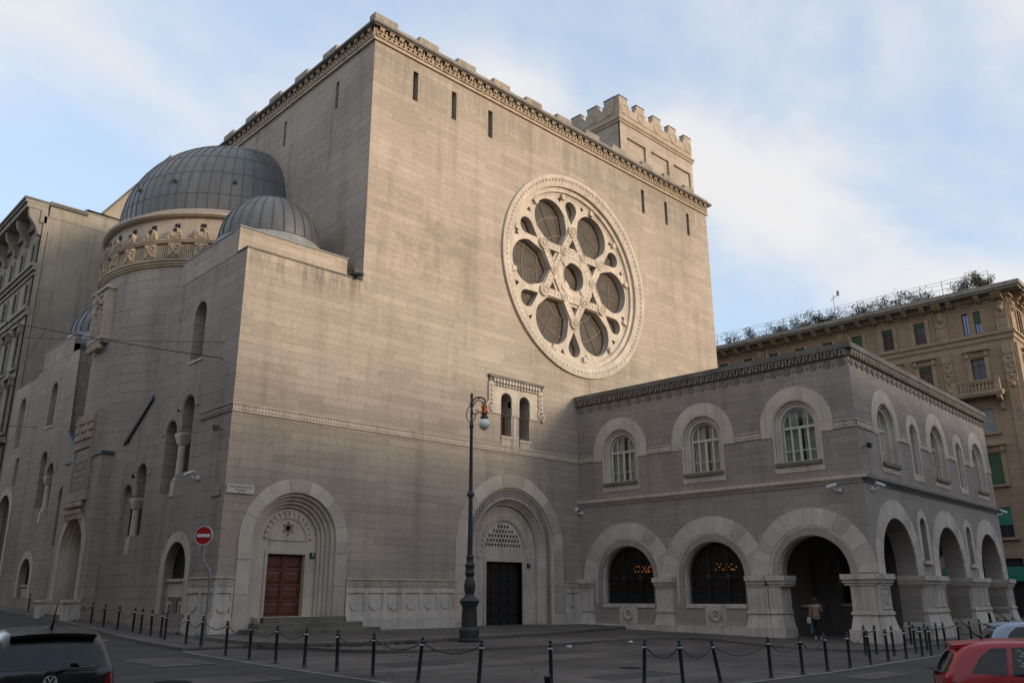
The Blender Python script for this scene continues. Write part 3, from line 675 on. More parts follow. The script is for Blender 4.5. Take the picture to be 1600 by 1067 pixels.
# ------------------------------------------------------------------ wall along the street
def mirx(p, mir): return [(-29-x, z) for x, z in p][::-1] if mir else p
half = [(0, 15.88), (-.95, 15.88), (-.95, 15.9), (-6.7, 15.9), (-7.45, 15.88), (-8.05, 15.8), (-8.35, 10.6), (-11.9, 8.3), (-14.5, 8.3)]
outl = [(0, -.8)]+half+[(-29-x, z) for x, z in half[::-1][1:]]+[(-29, -.8)]
hol = []; B = []
def twin(c1, s1, b1, c2, s2, b2, cz, r=.58):
    x1, x2 = -c1, -c2
    return [(x2-r, b2), (x1-r, b2), (x1-r, b1), (x1+r, b1)]+[(x1+r*cos(pi*i/16), s1+r*sin(pi*i/16)) for i in range(17)]+[(x1-r, cz), (x2+r, cz)]+[(x2+r*cos(pi*i/16), s2+r*sin(pi*i/16)) for i in range(17)]
for mir in (0, 1):
    q = [(arch_poly(-4.1, .62, 13.85, 11.7, 18), .9), (twin(4.25, 9.52, 6.7, 5.85, 8.62, 5.95, 8.55), 1.1), (twin(8.75, 7.0, 4.3, 10.25, 6.14, 3.5, 6.05), 1.1), (arch_poly(-3.9, 1.03, 2.75, -.2, 22), .45)]
    hol += [(mirx(p, mir), d) for p, d in q]
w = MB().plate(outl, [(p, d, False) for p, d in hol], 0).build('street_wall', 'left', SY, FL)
for p, d in hol:
    xs = [a for a, b_ in p]; zs = [b_ for a, b_ in p]
    if d > .5: MB().box(min(xs)-.1, max(xs)+.1, d-.04, d, min(zs)-.1, max(zs)+.1).build('recess_back', 'left' if d == .9 else 'inner', SY, FL)
for mir in (0, 1):
    s = -1 if not mir else 1
    X = lambda u: -u if not mir else -29+u
    for (ca, sa, cb_, sb, cz, bz) in ((4.25, 9.52, 5.85, 8.6, 8.55, 6.6), (8.75, 7.0, 10.25, 6.12, 6.05, 4.3)):
        xm = X((ca+cb_)/2)
        MB().arch(X(ca), .62, sa, None, [(.55, 0), (.55, -.03), (.02, -.03), (0, 0)], 22).build('window_arch', 'left', SY, FL)
        MB().arch(X(cb_), .62, sb, None, [(.55, 0), (.55, -.03), (.02, -.03), (0, 0)], 22).build('window_arch', 'left', SY, FL)
        MB().lathe([(.17, 0), (.155, cz-bz-.55), (.2, cz-bz-.5)], (xm, .22, bz), 14).frustum(xm-.17, xm+.17, .05, .39, cz-.5, xm-.32, xm+.32, -.03, .5, cz-.12).box(xm-.34, xm+.34, -.03, .62, cz-.12, cz).box(xm-.24, xm+.24, .05, .55, bz-.16, bz).build('column', 'trimw', SY, FL, smooth=True)
        MB().box(xm-.22, xm+.22, -.03, .3, bz-.85, bz-.16).build('column_pedestal', 'trim', SY, FL)
    MB().box(X(4.1)-.68, X(4.1)+.68, -.05, .5, 11.58, 11.7).build('window_sill', 'trimw', SY, FL)
    MB().arch(X(3.9), 1.05, 2.75, -.3, [(.42, 0), (.42, -.03), (0, -.03), (0, .1)], 26).build('niche_arch', 'trim', SY, FL)
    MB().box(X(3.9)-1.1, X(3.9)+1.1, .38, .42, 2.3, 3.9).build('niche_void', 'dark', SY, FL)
    MB().box(X(3.9)-1.1, X(3.9)+1.1, .2, .43, -.5, 2.32).box(X(3.9)-1.0, X(3.9)+1.0, .12, .2, 2.2, 2.32).build('niche_parapet', 'trim', SY, FL)
    g = MB()
    for k in (-1, 1):
        for z in (.75, .95, 1.15): g.ylathe([(.1, .2), (.1, .15), (.05, .13)], X(3.9)+k*.55, z+.1, 10)
    g.box(X(3.9)-.22, X(3.9)+.22, .13, .2, .7, 1.5); g.box(X(3.9)-.75, X(3.9)+.75, .15, .2, 1.5, 1.6)
    g.build('niche_relief', 'carve', SY, FL)
    MB().box(min(X(11.9), X(2.35)), max(X(11.9), X(2.35)), -.12, 0, -.8, .95 if not mir else 1.6).build('base_course', 'left', SY, FL)
    a, b_ = (X(8.3), 10.66), (X(12.35), 8.06); u = Vector((b_[0]-a[0], b_[1]-a[1])).normalized(); n_ = Vector((-u.y, u.x))*(.09 if u.x > 0 else -.09)
    MB().prism([a, b_, (b_[0]+n_.x*2, b_[1]+abs(n_.y)*2), (a[0]+n_.x*2, a[1]+abs(n_.y)*2)], -.12, .8).build('sloping_coping', 'leadlt' if False else 'seam', SY, FL)
# return faces of the corner block above the aisle
for y0, y1 in ((38.6, 39.4), (52.6, 53.4)): MB().box(XL+.03, XM, y0, y1, 8, 15.75).build('block_return', 'left', SY)
MB().box(XL+1.2, XM, 39.4, 52.6, 7.6, 8.2).build('aisle_roof', 'roofdk', SY)
# ------------------------------------------------------------------ frontispiece with portal and carved tablet
XP = 13.95; FP = fr((XP, YF, 0), (0, -1))
w = MB().plate(rect(-17.15, -11.85, -.8, 8.35), [(arch_poly(-14.5, 1.66, 3.75, .2, 30), .9, False)], 0, side=.92).build('frontispiece', 'left', SY, FP)
pt = MB().arch(-14.5, 1.62, 3.75, .2, [(.4, 0), (.4, -.04), (0, -.04), (0, .12), (-.12, .14), (-.14, .3), (-.26, .32), (-.28, .5), (-.4, .5), (-.4, .8)], 30).build('street_portal', 'trim', SY, FP)
MB().flat(arch_poly(-14.5, 1.3, 3.75, .2, 24), .78).build('portal_back', 'left', pt, FP)
MB().flat(arch_poly(-14.5, .85, 3.3, .2, 24), .74).build('blind_door', 'inner', pt, FP)
for s in (-1, 1): MB().box(-14.5+s*2.05-.5, -14.5+s*2.05+.5, -.5, -.02, -.3, 1.35).box(-14.5+s*2.05-.56, -14.5+s*2.05+.56, -.56, -.02, 1.35, 1.5).build('portal_pedestal', 'trimw', pt, FP)
MB().box(-17.2, -11.8, -.1, 0, -.5, 1.25).build('base_course', 'trimw', SY, FP)
g = MB()
for i in range(3): g.box(-15.9, -13.1, -1.0+.32*i, -.02, .2+.2*i-.2, .4+.2*i)
g.build('street_steps', 'step', pt, FP)
MB().box(-17.3, -16.2, -.06, .9, 8.35, 8.5).box(-12.8, -11.75, -.06, 1.25, 8.35, 8.5).build('frontispiece_coping', 'seam', SY, FP)
MB().box(-16.15, -12.85, -.06, .9, 8.3, 10.75).build('tablet_block', 'warm', SY, FP)
tb = MB().plate(rect(-15.9, -13.1, 6.2, 10.7), [(rect(-15.6, -13.4, 6.7, 8.9), .1, True)], -.14, side=.16).build('carved_tablet', 'left', SY, FP)
g = MB()
for i in range(7):
    for j in range(3): g.box(-15.75+.37*i, -15.5+.37*i, -.22, -.14, 9.35+.42*j, 9.6+.42*j+.06*((i+j) % 3))
for i in range(6): g.ball((-15.5+.4*i, -.18, 6.0), .16, 6); g.ball((-15.5+.4*i, -.16, 5.65), .14, 6); g.box(-15.6+.4*i, -15.4+.4*i, -.2, 0, 5.3, 5.6)
random.seed(8)
for j in range(6):
    for i in range(9): g.box(-15.4+.2*i, -15.4+.2*i+.06+.08*random.random(), -.08, -.02, 6.85+.33*j, 7.0+.33*j+.1*random.random())
g.build('tablet_relief', 'frieze', tb, FP)['kind'] = 'stuff'
tb = MB().box(-15.6, -13.4, -.32, .9, 14.4, 17.35).box(-15.7, -13.3, -.42, .95, 17.35, 17.55).box(-15.65, -13.35, -.36, .9, 14.55, 14.7).build('drum_tablet', 'warm', SY, FP)
g = MB()
for i in range(4):
    for j in range(4): g.frustum(-15.35+.45*i, -14.97+.45*i, -.33, -.32, 14.85+.32*j, -15.2+.45*i, -15.1+.45*i, -.42, -.38, 15.1+.32*j)
random.seed(3)
for i in range(16): g.ball((-15.2+1.4*random.random(), -.36, 16.2+1.0*random.random()), .09+.1*random.random(), 6)
for i in range(4): g.ball((-15.3+.5*i, -.25, 14.2), .2, 6)
g.build('tablet_relief', 'frieze', tb, FP)
# ------------------------------------------------------------------ apse drum and the big dome
DC = Matrix.Translation((XM, 46, 0)); A0, A1 = pi*.48, pi*1.52
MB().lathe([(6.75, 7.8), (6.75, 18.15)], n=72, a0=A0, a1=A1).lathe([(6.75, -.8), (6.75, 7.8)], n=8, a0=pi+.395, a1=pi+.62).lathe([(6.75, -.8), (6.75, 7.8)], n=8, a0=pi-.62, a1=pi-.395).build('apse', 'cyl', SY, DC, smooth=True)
MB().lathe([(6.75, 18.1), (6.85, 18.15), (6.85, 18.22), (6.92, 18.26), (6.92, 18.36), (7.0, 18.4), (7.0, 18.5), (6.8, 18.55)], n=72, a0=A0, a1=A1).build('drum_moulding', 'frieze', SY, DC)
MB().lathe([(6.74, 18.5), (6.74, 20.9), (6.98, 20.92), (7.1, 21.0), (7.1, 21.16), (6.85, 21.2), (6.5, 21.35), (6.45, 21.6)], n=72, a0=A0, a1=A1).build('drum', 'warm', SY, DC)
MB().lathe([(6.5, 21.33), (6.55, 21.4), (6.42, 21.6), (6.36, 21.62)], n=72, a0=A0, a1=A1).build('dome_skirt', 'leadlt', SY, DC)
def ringbox(mb, a, w_, r0, r1, z0, z1, tw=0):
    c, s_ = cos(a), sin(a); t_ = (-s_, c)
    vs = []
    for z in (z0, z1):
        for r in (r0, r1):
            for k in (-1, 1): vs.append((r*c+t_[0]*w_/2*k, r*s_+t_[1]*w_/2*k, z))
    mb.add(vs, [(0, 2, 3, 1), (4, 5, 7, 6), (0, 1, 5, 4), (2, 6, 7, 3), (0, 4, 6, 2), (1, 3, 7, 5)])
nb = 16
for i in range(nb):
    a = A0+(A1-A0)*(i+.5)/nb
    g = MB(); ringbox(g, a, .66, 6.70, 6.90, 18.6, 19.42)
    t_ = (-sin(a), cos(a)); random.seed(i)
    for k in range(9):
        o_ = (-.22, -.1, .1, .22, 0, -.2, .2, -.08, .08)[k]; z = (19.28, 19.12, 19.12, 19.28, 18.98, 18.74, 18.74, 18.84, 18.84)[k]; rr = (.10, .09, .09, .10, .11, .11, .11, .08, .08)[k]; g.ball((6.93*cos(a)+t_[0]*o_, 6.93*sin(a)+t_[1]*o_, z), rr, 6)
    g.build('relief_block', 'frieze', SY, DC)
    # onion shaped bracket with a dark key slot above
    q = [(-.40, 0), (.40, 0), (.36, .14), (.27, .42), (.16, .58), (.15, .62), (-.15, .62), (-.16, .58), (-.27, .42), (-.36, .14)]
    g = MB(); vs = []
    for r in (6.70, 7.0): vs += [(r*cos(a)+t_[0]*x, r*sin(a)+t_[1]*x, 19.62+z) for x, z in q]
    k = len(q); g.add(vs, [tuple(range(k)), tuple(range(2*k-1, k-1, -1))]+[(j, (j+1) % k, (j+1) % k+k, j+k) for j in range(k)])
    for z_, w2 in ((19.72, .37), (19.84, .33), (19.96, .29)):
        for sg in (-1, 1): g.ball((7.0*cos(a)+t_[0]*w2*sg, 7.0*sin(a)+t_[1]*w2*sg, z_), .07, 6)
    g.ylathe([(0, 0)], 0, 0) if False else None
    tb_ = [(7.0*cos(a)+t_[0]*.19*cos(k_)+.02*cos(a), 7.0*sin(a)+t_[1]*.19*cos(k_)+.02*sin(a), 19.90+.19*sin(k_)) for k_ in [pi*.75+1.5*pi*i_/12 for i_ in range(13)]]; g.tube(tb_, .035, 5)
    g.build('onion_bracket', 'frieze', SY, DC)
    g = MB(); ringbox(g, a, .27, 6.6, 6.79, 20.2, 20.56); ringbox(g, a, .2, 6.95, 7.012, 20.02, 20.2); g.build('key_slot', 'dark', SY, DC)
    a2 = A0+(A1-A0)*i/nb; g = MB()
    for k in range(-3, 4): ringbox(g, a2+k*.017, .075, 6.70, 6.80, 18.6, 19.3)
    g.build('fluted_panel', 'frieze', SY, DC)
MB().lathe([(6.74, 19.42), (6.93, 19.45), (6.93, 19.52), (6.98, 19.55), (6.98, 19.62), (6.74, 19.66)], n=72, a0=A0, a1=A1).build('drum_ledge', 'frieze', SY, DC)
dm = MB().lathe([(6.36*cos(a), 22.3+5.75*sin(a)) for a in [-.13+(pi/2+.13)*i/24 for i in range(24)]]+[(.01, 28.05)], n=72, a0=A0, a1=A1).build('large_dome', 'lead', SY, DC, smooth=True)
g = MB()
for k in range(37):
    an = A0+(A1-A0)*k/36; g.tube([(6.37*cos(a)*cos(an), 6.37*cos(a)*sin(an), 22.3+5.76*sin(a)) for a in [-.13+(pi/2+.1)*i/16 for i in range(16)]], .032, 4)
for q_ in range(5):
    a = .05+.26*q_; g.tube([(6.365*cos(a)*cos(an), 6.365*cos(a)*sin(an), 22.3+5.755*sin(a)) for an in [A0+(A1-A0)*j/48 for j in range(49)]], .014, 4)
g.build('standing_seams', 'seam', dm, DC)
for an in (RAD(244), RAD(214), RAD(190)):
    a = RAD(11); p = Vector((6.36*cos(a)*cos(an), 6.36*cos(a)*sin(an), 22.3+5.75*sin(a))); n_ = Vector((cos(an), sin(an), 0))
    MB().tube([p-n_*.2, p+n_*.16], .10, 10).build('dome_vent', 'iron', dm, DC)
# ------------------------------------------------------------------ lower annex beyond the second corner block
w = MB().plate(rect(-35.4, -29.02, -.5, 15.6), [(arch_poly(-31.9, .75, 13.9, 11.2, 18), .6, False), (arch_poly(-32.3, 1.5, 6.6, .6, 22), .5, False), (rect(-31.4, -30.6, 8.6, 10.4), .4, False)], .04).build('annex_wall', 'left', SY, FL)
MB().box(-35.4, -29.1, .1, 4, 15.3, 15.6).build('annex_roof', 'roofdk', SY, FL)
MB().box(-32.9, -30.9, .55, .6, 11, 15).build('annex_window', 'trimw', SY, FL)
MB().box(-31.5, -30.5, .36, .4, 8.5, 10.5).build('annex_window', 'dark', SY, FL)
MB().box(-34, -30.6, .44, .5, .5, 8.3).build('annex_portal_back', 'inner', SY, FL)
MB().arch(-32.3, 1.5, 6.6, .6, [(.45, 0.04), (.45, -.0), (0, -.0), (0, .3)], 24).build('annex_portal_arch', 'trim', SY, FL)
# ------------------------------------------------------------------ the arcaded wing
M['key'] = plain('grey_key_pattern_stone', (.22, .195, .175), var=.3, scale=1.5, streak=.3)
UC = 15.88; WSL = 21.5
upw = [(2.92, .82), (8.07, .82), (13.08, .82)]
w = MB().plate(rect(0, UC, 6.5, 12.0), [(arch_poly(c, 1.2, 9.22, 7.34, 26), .3, False) for c, r in upw], 0).build('wing_upper_wall', 'grey', SY, FWF)
swin = [3.75, 11.3, 18.85]; snic = [7.55, 15.1]
w = MB().plate(rect(0, WSL, 6.5, 12.0), [(arch_poly(c, 1.2, 9.22, 7.34, 26), .3, False) for c in swin]+[(arch_poly(c, .52, 9.38, 7.35, 18), .4, True) for c in snic], 0).build('wing_upper_wall', 'grey', SY, FWS)
def window(f_, c, r=.82, zs=9.22, zb=7.5):
    tr = MB().plate([(c-1.2, 7.0), (c+1.2, 7.0), (c+1.2, 8.72), (c+1.78, 8.72)]+[(c+1.78*cos(pi*i/28), zs+1.78*sin(pi*i/28)) for i in range(29)]+[(c-1.78, 8.72), (c-1.2, 8.72)], [(arch_poly(c, 1.19, zs, 7.34, 26), .05, False)], -.03, side=.035).build('window_surround', 'trim', SY, f_)
    MB().arch(c, r, zs, 7.34, [(.375, .1), (.375, -.01), (.33, -.045), (.27, -.01), (.27, .10), (.16, .12), (.14, .18), (.02, .20), (0, .22), (0, .52)], 26).build('window_moulding', 'trim', tr, f_)
    MB().box(c-1.12, c+1.12, -.14, .4, 7.30, 7.46).build('window_sill', 'step', tr, f_)
    wn = MB().arch(c, r-.09, zs, 7.48, [(.09, .40), (.09, .36), (0, .36), (0, .44)], 26)
    wn.box(c-r+.02, c+r-.02, .34, .44, 9.06, 9.18).box(c-r+.02, c+r-.02, .36, .44, 7.47, 7.57)
    wn.box(c-.06, c+.06, .35, .44, 7.5, 9.08)
    for x in (-.40, .40): wn.box(c+x-.045, c+x+.045, .37, .43, 7.5, 9.08)
    for x in (-.42, .42): wn.box(c+x-.03, c+x+.03, .38, .43, 9.15, 9.22+sqrt((r-.06)**2-.42**2))
    wn.box(c-r+.05, c+r-.05, .385, .425, 8.02, 8.06)
    fr0 = wn.build('window', 'white', SY, f_)
    MB().flat(arch_poly(c, r-.02, zs, 7.48, 24), .41).build('glass', 'glass', fr0, f_)
    for s in (-1, 1):
        g = MB(); n = 14
        for i in range(n):
            x0 = c+s*(.10+.66*i/n); x1 = c+s*(.10+.66*(i+1)/n); y0 = .60+.05*sin(i*1.7); y1 = .60+.05*sin((i+1)*1.7)
            g.add([(x0, y0, 7.4), (x1, y1, 7.4), (x1, y1, 10.0), (x0, y0, 10.0)], [(0, 1, 2, 3)])
        g.build('curtain', 'curtain', fr0, f_, smooth=True)
for c, r in upw: window(FWF, c)
for c in swin: window(FWS, c)
for c in snic:
    MB().arch(c, .52, 9.38, 7.35, [(.46, 0), (.46, -.03), (.02, -.03), (0, .02)], 22).build('niche_surround', 'trim', SY, FWS) if False else None
    nb_ = MB().plate([(c-.72, 7.0), (c+.72, 7.0), (c+.72, 8.72), (c+1.0, 8.72)]+[(c+1.0*cos(pi*i/22), 9.38+1.0*sin(pi*i/22)) for i in range(23)]+[(c-1.0, 8.72), (c-.72, 8.72)], [(arch_poly(c, .53, 9.38, 7.34, 20), .05, False)], -.03, side=.035).build('niche_surround', 'trim', SY, FWS)
    MB().arch(c, .42, 9.38, 7.35, [(.1, .1), (.1, .02), (.03, .05), (0, .12), (0, .38)], 20).build('niche_moulding', 'trim', nb_, FWS)
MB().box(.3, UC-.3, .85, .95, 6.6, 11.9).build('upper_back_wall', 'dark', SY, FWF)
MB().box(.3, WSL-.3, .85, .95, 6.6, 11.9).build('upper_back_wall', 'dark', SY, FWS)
# belt between the windows
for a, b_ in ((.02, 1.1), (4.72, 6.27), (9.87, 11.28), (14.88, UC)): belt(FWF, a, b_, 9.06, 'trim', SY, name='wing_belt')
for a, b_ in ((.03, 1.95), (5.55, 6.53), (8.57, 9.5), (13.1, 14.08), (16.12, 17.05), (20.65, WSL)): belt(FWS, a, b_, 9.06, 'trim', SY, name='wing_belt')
# string course
for f_, L_ in ((FWF, UC), (FWS, WSL)):
    e = .22 if f_ is FWF else 0
    MB().box(0 if e else .0, L_+e*.0, -.06, 0, 6.30, 6.40).box(0, L_, -.14, 0, 6.40, 6.48).box(0, L_+(.2 if e else 0), -.22, .02, 6.48, 6.62).build('string_course', 'trim' if e else 'key', SY, f_)
# cornice with key pattern and discs
for f_, L_ in ((FWF, UC), (FWS, WSL)):
    e = 1 if f_ is FWF else 0
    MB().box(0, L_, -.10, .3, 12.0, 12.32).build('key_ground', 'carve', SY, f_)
    MB().box(-.02, L_+.26*e, -.26, .5, 12.32, 12.58).build('wing_coping', 'coping', SY, f_)
    g = MB(); n = int(L_/.34); p = L_/n
    for i in range(n):
        x = p*i+.02
        g.box(x, x+.09, -.2, -.1, 12.0, 12.319).box(x+.09, x+p-.05, -.2, -.1, 12.22, 12.319).box(x+.17, x+.24, -.2, -.1, 12.06, 12.22).box(x-.06, x, -.2, -.1, 12.0, 12.05)
    g.build('key_pattern', 'key', SY, f_)
    n = int(L_/.65); p = L_/n
    for i in range(n):
        MB().ylathe([(.17, 0), (.17, -.05), (.13, -.06), (.10, -.035), (.05, -.035), (.04, -.06)], p*(i+.5), 11.76, 16).box(p*(i+.5)-.02, p*(i+.5)+.02, -.04, 0, 11.9, 12.0).ball((p*i+.02, -.02, 11.72), .05, 6).build('disc_ornament', 'grey' if False else 'key', SY, f_)
MB().box(.3, 21.2, .6, UC-.2, 11.85, 12.2).build('wing_roof', 'roofdk', SY, FWS)
# lower walls
A1_, A2_, A3_ = 3.07, 8.18, 13.2
w = MB().plate(rect(0, UC, -1.2, 6.32), [(arch_poly(A1_, 1.66, 2.45, 1.17, 30), .75, False), (arch_poly(A2_, 1.66, 2.45, 1.17, 30), .75, False), (arch_poly(A3_, 1.66, 2.5, -1.1, 30), .85, False)], 0).build('wing_lower_wall', 'lower', SY, FWF)
sar = [3.35, 10.85, 18.3]; sni = [7.05, 14.55]
w = MB().plate(rect(0, WSL, -1.2, 6.32), [(arch_poly(c, 2.1, 2.85, -1.1, 30), .95, False) for c in sar]+[(arch_poly(c, .42, 4.75, 3.15, 18), .45, True) for c in sni], 0).build('wing_lower_wall', 'lower', SY, FWS)
for k, (c, r, zs, pr) in enumerate(((A1_, 1.62, 2.45, .024), (A2_, 1.62, 2.45, .030), (A3_, 1.62, 2.5, .036))):
    fa = FWF.copy(); fa.translation = FWF @ Vector((c, 0, zs)); MB().arch(0, 2.08, 0, None, [(.78, 0), (.78, -pr), (.0, -pr), (0, .05)], 36, close=False).build('voussoir_arch', 'vousr', SY, fa)
    MB().arch(c, r, zs, 1.2 if k < 2 else None, [(.46, .04), (.46, .0), (.38, -.02), (.30, .02), (.28, .08), (.16, .10), (.12, .06), (.04, .10), (0, .14), (0, .40)], 34, close=False).build('arch_moulding', 'trimw', SY, FWF)
for k, c in enumerate(sar):
    fa = FWS.copy(); fa.translation = FWS @ Vector((c, 0, 2.85)); MB().arch(0, 2.09, 0, -.4, [(.83, 0), (.83, -.028-.004*k), (0, -.028-.004*k), (-.0, .05)], 36, close=False).build('voussoir_arch', 'vousr', SY, fa)
for c in sni:
    MB().arch(c, .43, 4.75, 3.15, [(.36, 0), (.36, -.022), (0, -.022), (0, .05)], 20).build('niche_surround', 'trimw', SY, FWS)
    MB().box(c-.5, c+.5, -.12, .3, 2.98, 3.15).build('niche_sill', 'trimw', SY, FWS)
# grilles and glass of the two big windows
for c in (A1_, A2_):
    wn = MB().flat(arch_poly(c, 1.6, 2.45, 1.2, 30), .62).build('arched_window', 'smoky', SY, FWF)
    g = MB()
    for x in (-.53, .53): g.box(c+x-.03, c+x+.03, .46, .52, 1.2, 2.45+sqrt(1.58**2-x*x))
    g.box(c-1.58, c+1.58, .46, .52, 2.42, 2.47).box(c-1.58, c+1.58, .46, .52, 1.78, 1.81)
    for i in range(-13, 14):
        x = i*.115; g.box(c+x-.008, c+x+.008, .48, .50, 1.2, 2.45+sqrt(1.57**2-x*x))
    for j in range(1, 24):
        z = 1.2+j*.115; hw = 1.57 if z < 2.45 else sqrt(max(.01, 1.57**2-(z-2.45)**2)); g.box(c-hw, c+hw, .482, .498, z-.006, z+.006)
    for x in (-.53, .53): g.ylathe([(.16, .5), (.16, .44), (.05, .43)], c+x, 2.45, 12)
    g.build('window_grille', 'iron', wn, FWF)
    MB().flat(rect(c-1.6, c+1.6, 1.2, 1.8), .57).build('frosted_band', 'iron', wn, FWF)
    MB().box(c-1.62, c+1.62, -.02, .66, 1.10, 1.19).box(c-1.62, c-.62, -.05, 0, 1.0, 1.10).box(c+.62, c+1.62, -.05, 0, 1.0, 1.10).box(c-.55, c+.55, -.03, 0, .2, 1.1).build('window_apron', 'trimw', SY, FWF)
    g = MB().ylathe([(.42, -.03), (.42, -.05), (.38, -.06), (.37, -.03)], c, .68, 24, cap=False)
    for k in range(16):
        a = 2*pi*k/16; g.tube([(c+.1*cos(a), -.05, .68+.1*sin(a)), (c+.24*cos(a), -.075, .68+.24*sin(a)), (c+.34*cos(a), -.04, .68+.34*sin(a))], [.02, .055, .03], 6)
    g.ball((c, -.05, .68), .07, 8)
    g.build('apron_rosette', 'trimw', SY, FWF)
MB().box(-.05, 10.0, -.16, 0, -1.2, .18).build('wing_plinth', 'trimw', SY, FWF)
# pilasters and piers
def pier(f_, x0, x1, cap0, cap1, deep=.12, foot=-1.2, flute=None, yb=.0, name='pier', end=False, panels=0):
    g = MB(); c = (x0+x1)/2
    g.box(x0, x1, -deep, yb, .95, 1.97)
    g.frustum(x0-.10, x1+.10, -deep-.14, yb, .20, x0, x1, -deep-.02, yb, .78).box(x0-.06, x1+.06, -deep-.08, yb, .78, .88).box(x0-.03, x1+.03, -deep-.04, yb, .88, .95)
    g.box(x0-.16, x1+.16, -deep-.22, yb, foot, .20)
    o = g.build(name, 'trimw', SY, f_)
    MB().box(cap0+.1, cap1-.1, -deep-.06, yb, 1.97, 2.08).box(cap0+.04, cap1-.04, -deep-.12, yb, 2.08, 2.22).box(cap0, cap1, -deep-.2, yb, 2.22, 2.44).build('capital', 'trimw', o, f_)
    if flute:
        g = MB(); n = int((flute[1]-flute[0])/.13)
        for i in range(n):
            x = flute[0]+(flute[1]-flute[0])*(i+.5)/n; g.box(x-.035, x+.035, -deep-.03, -deep, 1.0, 1.9)
        g.build('fluting', 'trimw', o, f_)
    if panels:
        W_ = (x1-.15-(flute[1] if flute else x0+.1))/panels; b0 = (flute[1] if flute else x0+.1)+.05
        for i in range(panels):
            g = MB().plate(rect(b0+W_*i, b0+W_*(i+1)-.03, 1.02, 1.92), [([(b0+W_*i+.07, 1.85)]+[(b0+W_*(i+.5)-.015+(W_/2-.085)*cos(a), 1.22+(W_/2-.085)*sin(a)) for a in [pi+pi*k/10 for k in range(11)]]+[(b0+W_*(i+1)-.10, 1.85)], .04, True)], -deep-.045, side=.05)
            g.build('sunk_panel', 'trimw', o, f_)
    return o
pier(FWF, -.12, .80, -.26, .90); pier(FWF, 4.92, 5.88, 4.80, 6.02)
pier(FWF, 10.02, 11.0, 9.98, 10.98, deep=.16); pier(FWF, 11.02, 11.62, 10.99, 11.93, deep=.08, flute=(11.08, 11.58), yb=.9)
o = pier(FWF, 14.83, 15.84, 14.50, 16.0, deep=.13, yb=.9, flute=(14.9, 15.7))
def wsp(x0, x1, **k): return pier(FWS, x0, x1, x0-.22, x1+.22, deep=.13, yb=.95, **k)
pier(FWS, -.02, 1.2, .16, 1.42, deep=.14, yb=.95, panels=1)
MB().ylathe([(.24, 0), (.24, -.03), (.2, -.035), (.19, -.005)], .62, 1.47, 20, cap=False).build('oval_ornament', 'trimw', SY, fr(tuple(PC-WSd.cross(Vector((0, 0, 1)))*-.19), WSd))
wsp(5.52, 8.68, flute=(5.6, 6.7), panels=3); wsp(13.02, 16.12, flute=(13.1, 14.2), panels=3); wsp(20.45, 21.45, flute=(20.5, 20.95), panels=1)
# arcade interior: floor slab, vault, inner walls with dark arched windows, far opening
IN = fr(tuple(PC-WFd*4.9), WSd)
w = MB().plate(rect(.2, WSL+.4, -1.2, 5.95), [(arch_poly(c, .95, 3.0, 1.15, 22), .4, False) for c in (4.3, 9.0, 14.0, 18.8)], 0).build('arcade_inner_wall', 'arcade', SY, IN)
for c in (4.3, 9.0, 14.0, 18.8):
    wn = MB().flat(arch_poly(c, .94, 3.0, 1.16, 22), .3).build('arcade_window', 'darkglass', SY, IN)
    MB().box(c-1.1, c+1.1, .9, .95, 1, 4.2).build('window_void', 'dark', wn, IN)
    MB().box(c-1.05, c+1.05, -.12, .2, 1.02, 1.14).build('arcade_sill', 'trimw', wn, IN)
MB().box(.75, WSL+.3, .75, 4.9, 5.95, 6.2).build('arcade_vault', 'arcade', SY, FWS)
EW = fr(tuple(PC+WSd*WSL), Vector((-WFd.x, -WFd.y, 0)))
MB().plate(rect(0, 15, -1.2, 12.0), [(arch_poly(2.6, 1.5, 2.7, -1.1, 24), .9, False)], 0).build('wing_end_wall', 'lower', SY, EW)
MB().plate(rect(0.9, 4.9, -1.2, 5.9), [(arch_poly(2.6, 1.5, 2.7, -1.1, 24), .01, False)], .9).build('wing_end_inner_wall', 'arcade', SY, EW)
# room behind the two big windows
MB().box(.1, 10.9, 4.6, 4.7, .2, 5).box(.1, 10.9, .9, 4.6, .2, .25).box(.1, 10.9, .9, 4.6, 4.9, 5).box(.05, .1, .9, 4.6, .2, 5).box(10.85, 10.9, .9, 4.6, .2, 5).build('window_room', 'inner', SY, FWF)
# ------------------------------------------------------------------ chandeliers glinting through the grilles
random.seed(11)
for i, (u, d, z, n, lb) in enumerate(((2.3, 2.6, 2.75, 22, 'warm lit chandelier glinting behind the grille of the arched window nearest the tall front'), (7.4, 2.6, 2.75, 16, 'warm lit chandelier at the left side of the middle arched window'), (9.0, 2.8, 2.8, 26, 'warm lit chandelier at the right side of the middle arched window'))):
    base = FWF @ Vector((u, d, z)); t = thing('chandelier', lb, 'chandelier', base, group='chandeliers behind the arched windows')
    f2 = FWF.copy(); f2.translation = base
    MB().tube([(0, 0, 2.0), (0, 0, 0)], .02, 6).lathe([(.5, 0), (.52, .03), (.5, .06)], (0, 0, 0), 24).build('stem_and_ring', 'copper', t, f2)
    g = MB()
    for k in range(n):
        a = 2*pi*k/n; r = .52 if k % 2 else .3; g.ball((r*cos(a), r*sin(a), .1+.13*(k % 3)), .028, 6)
    g.build('bulbs', 'bulb', t, f2)
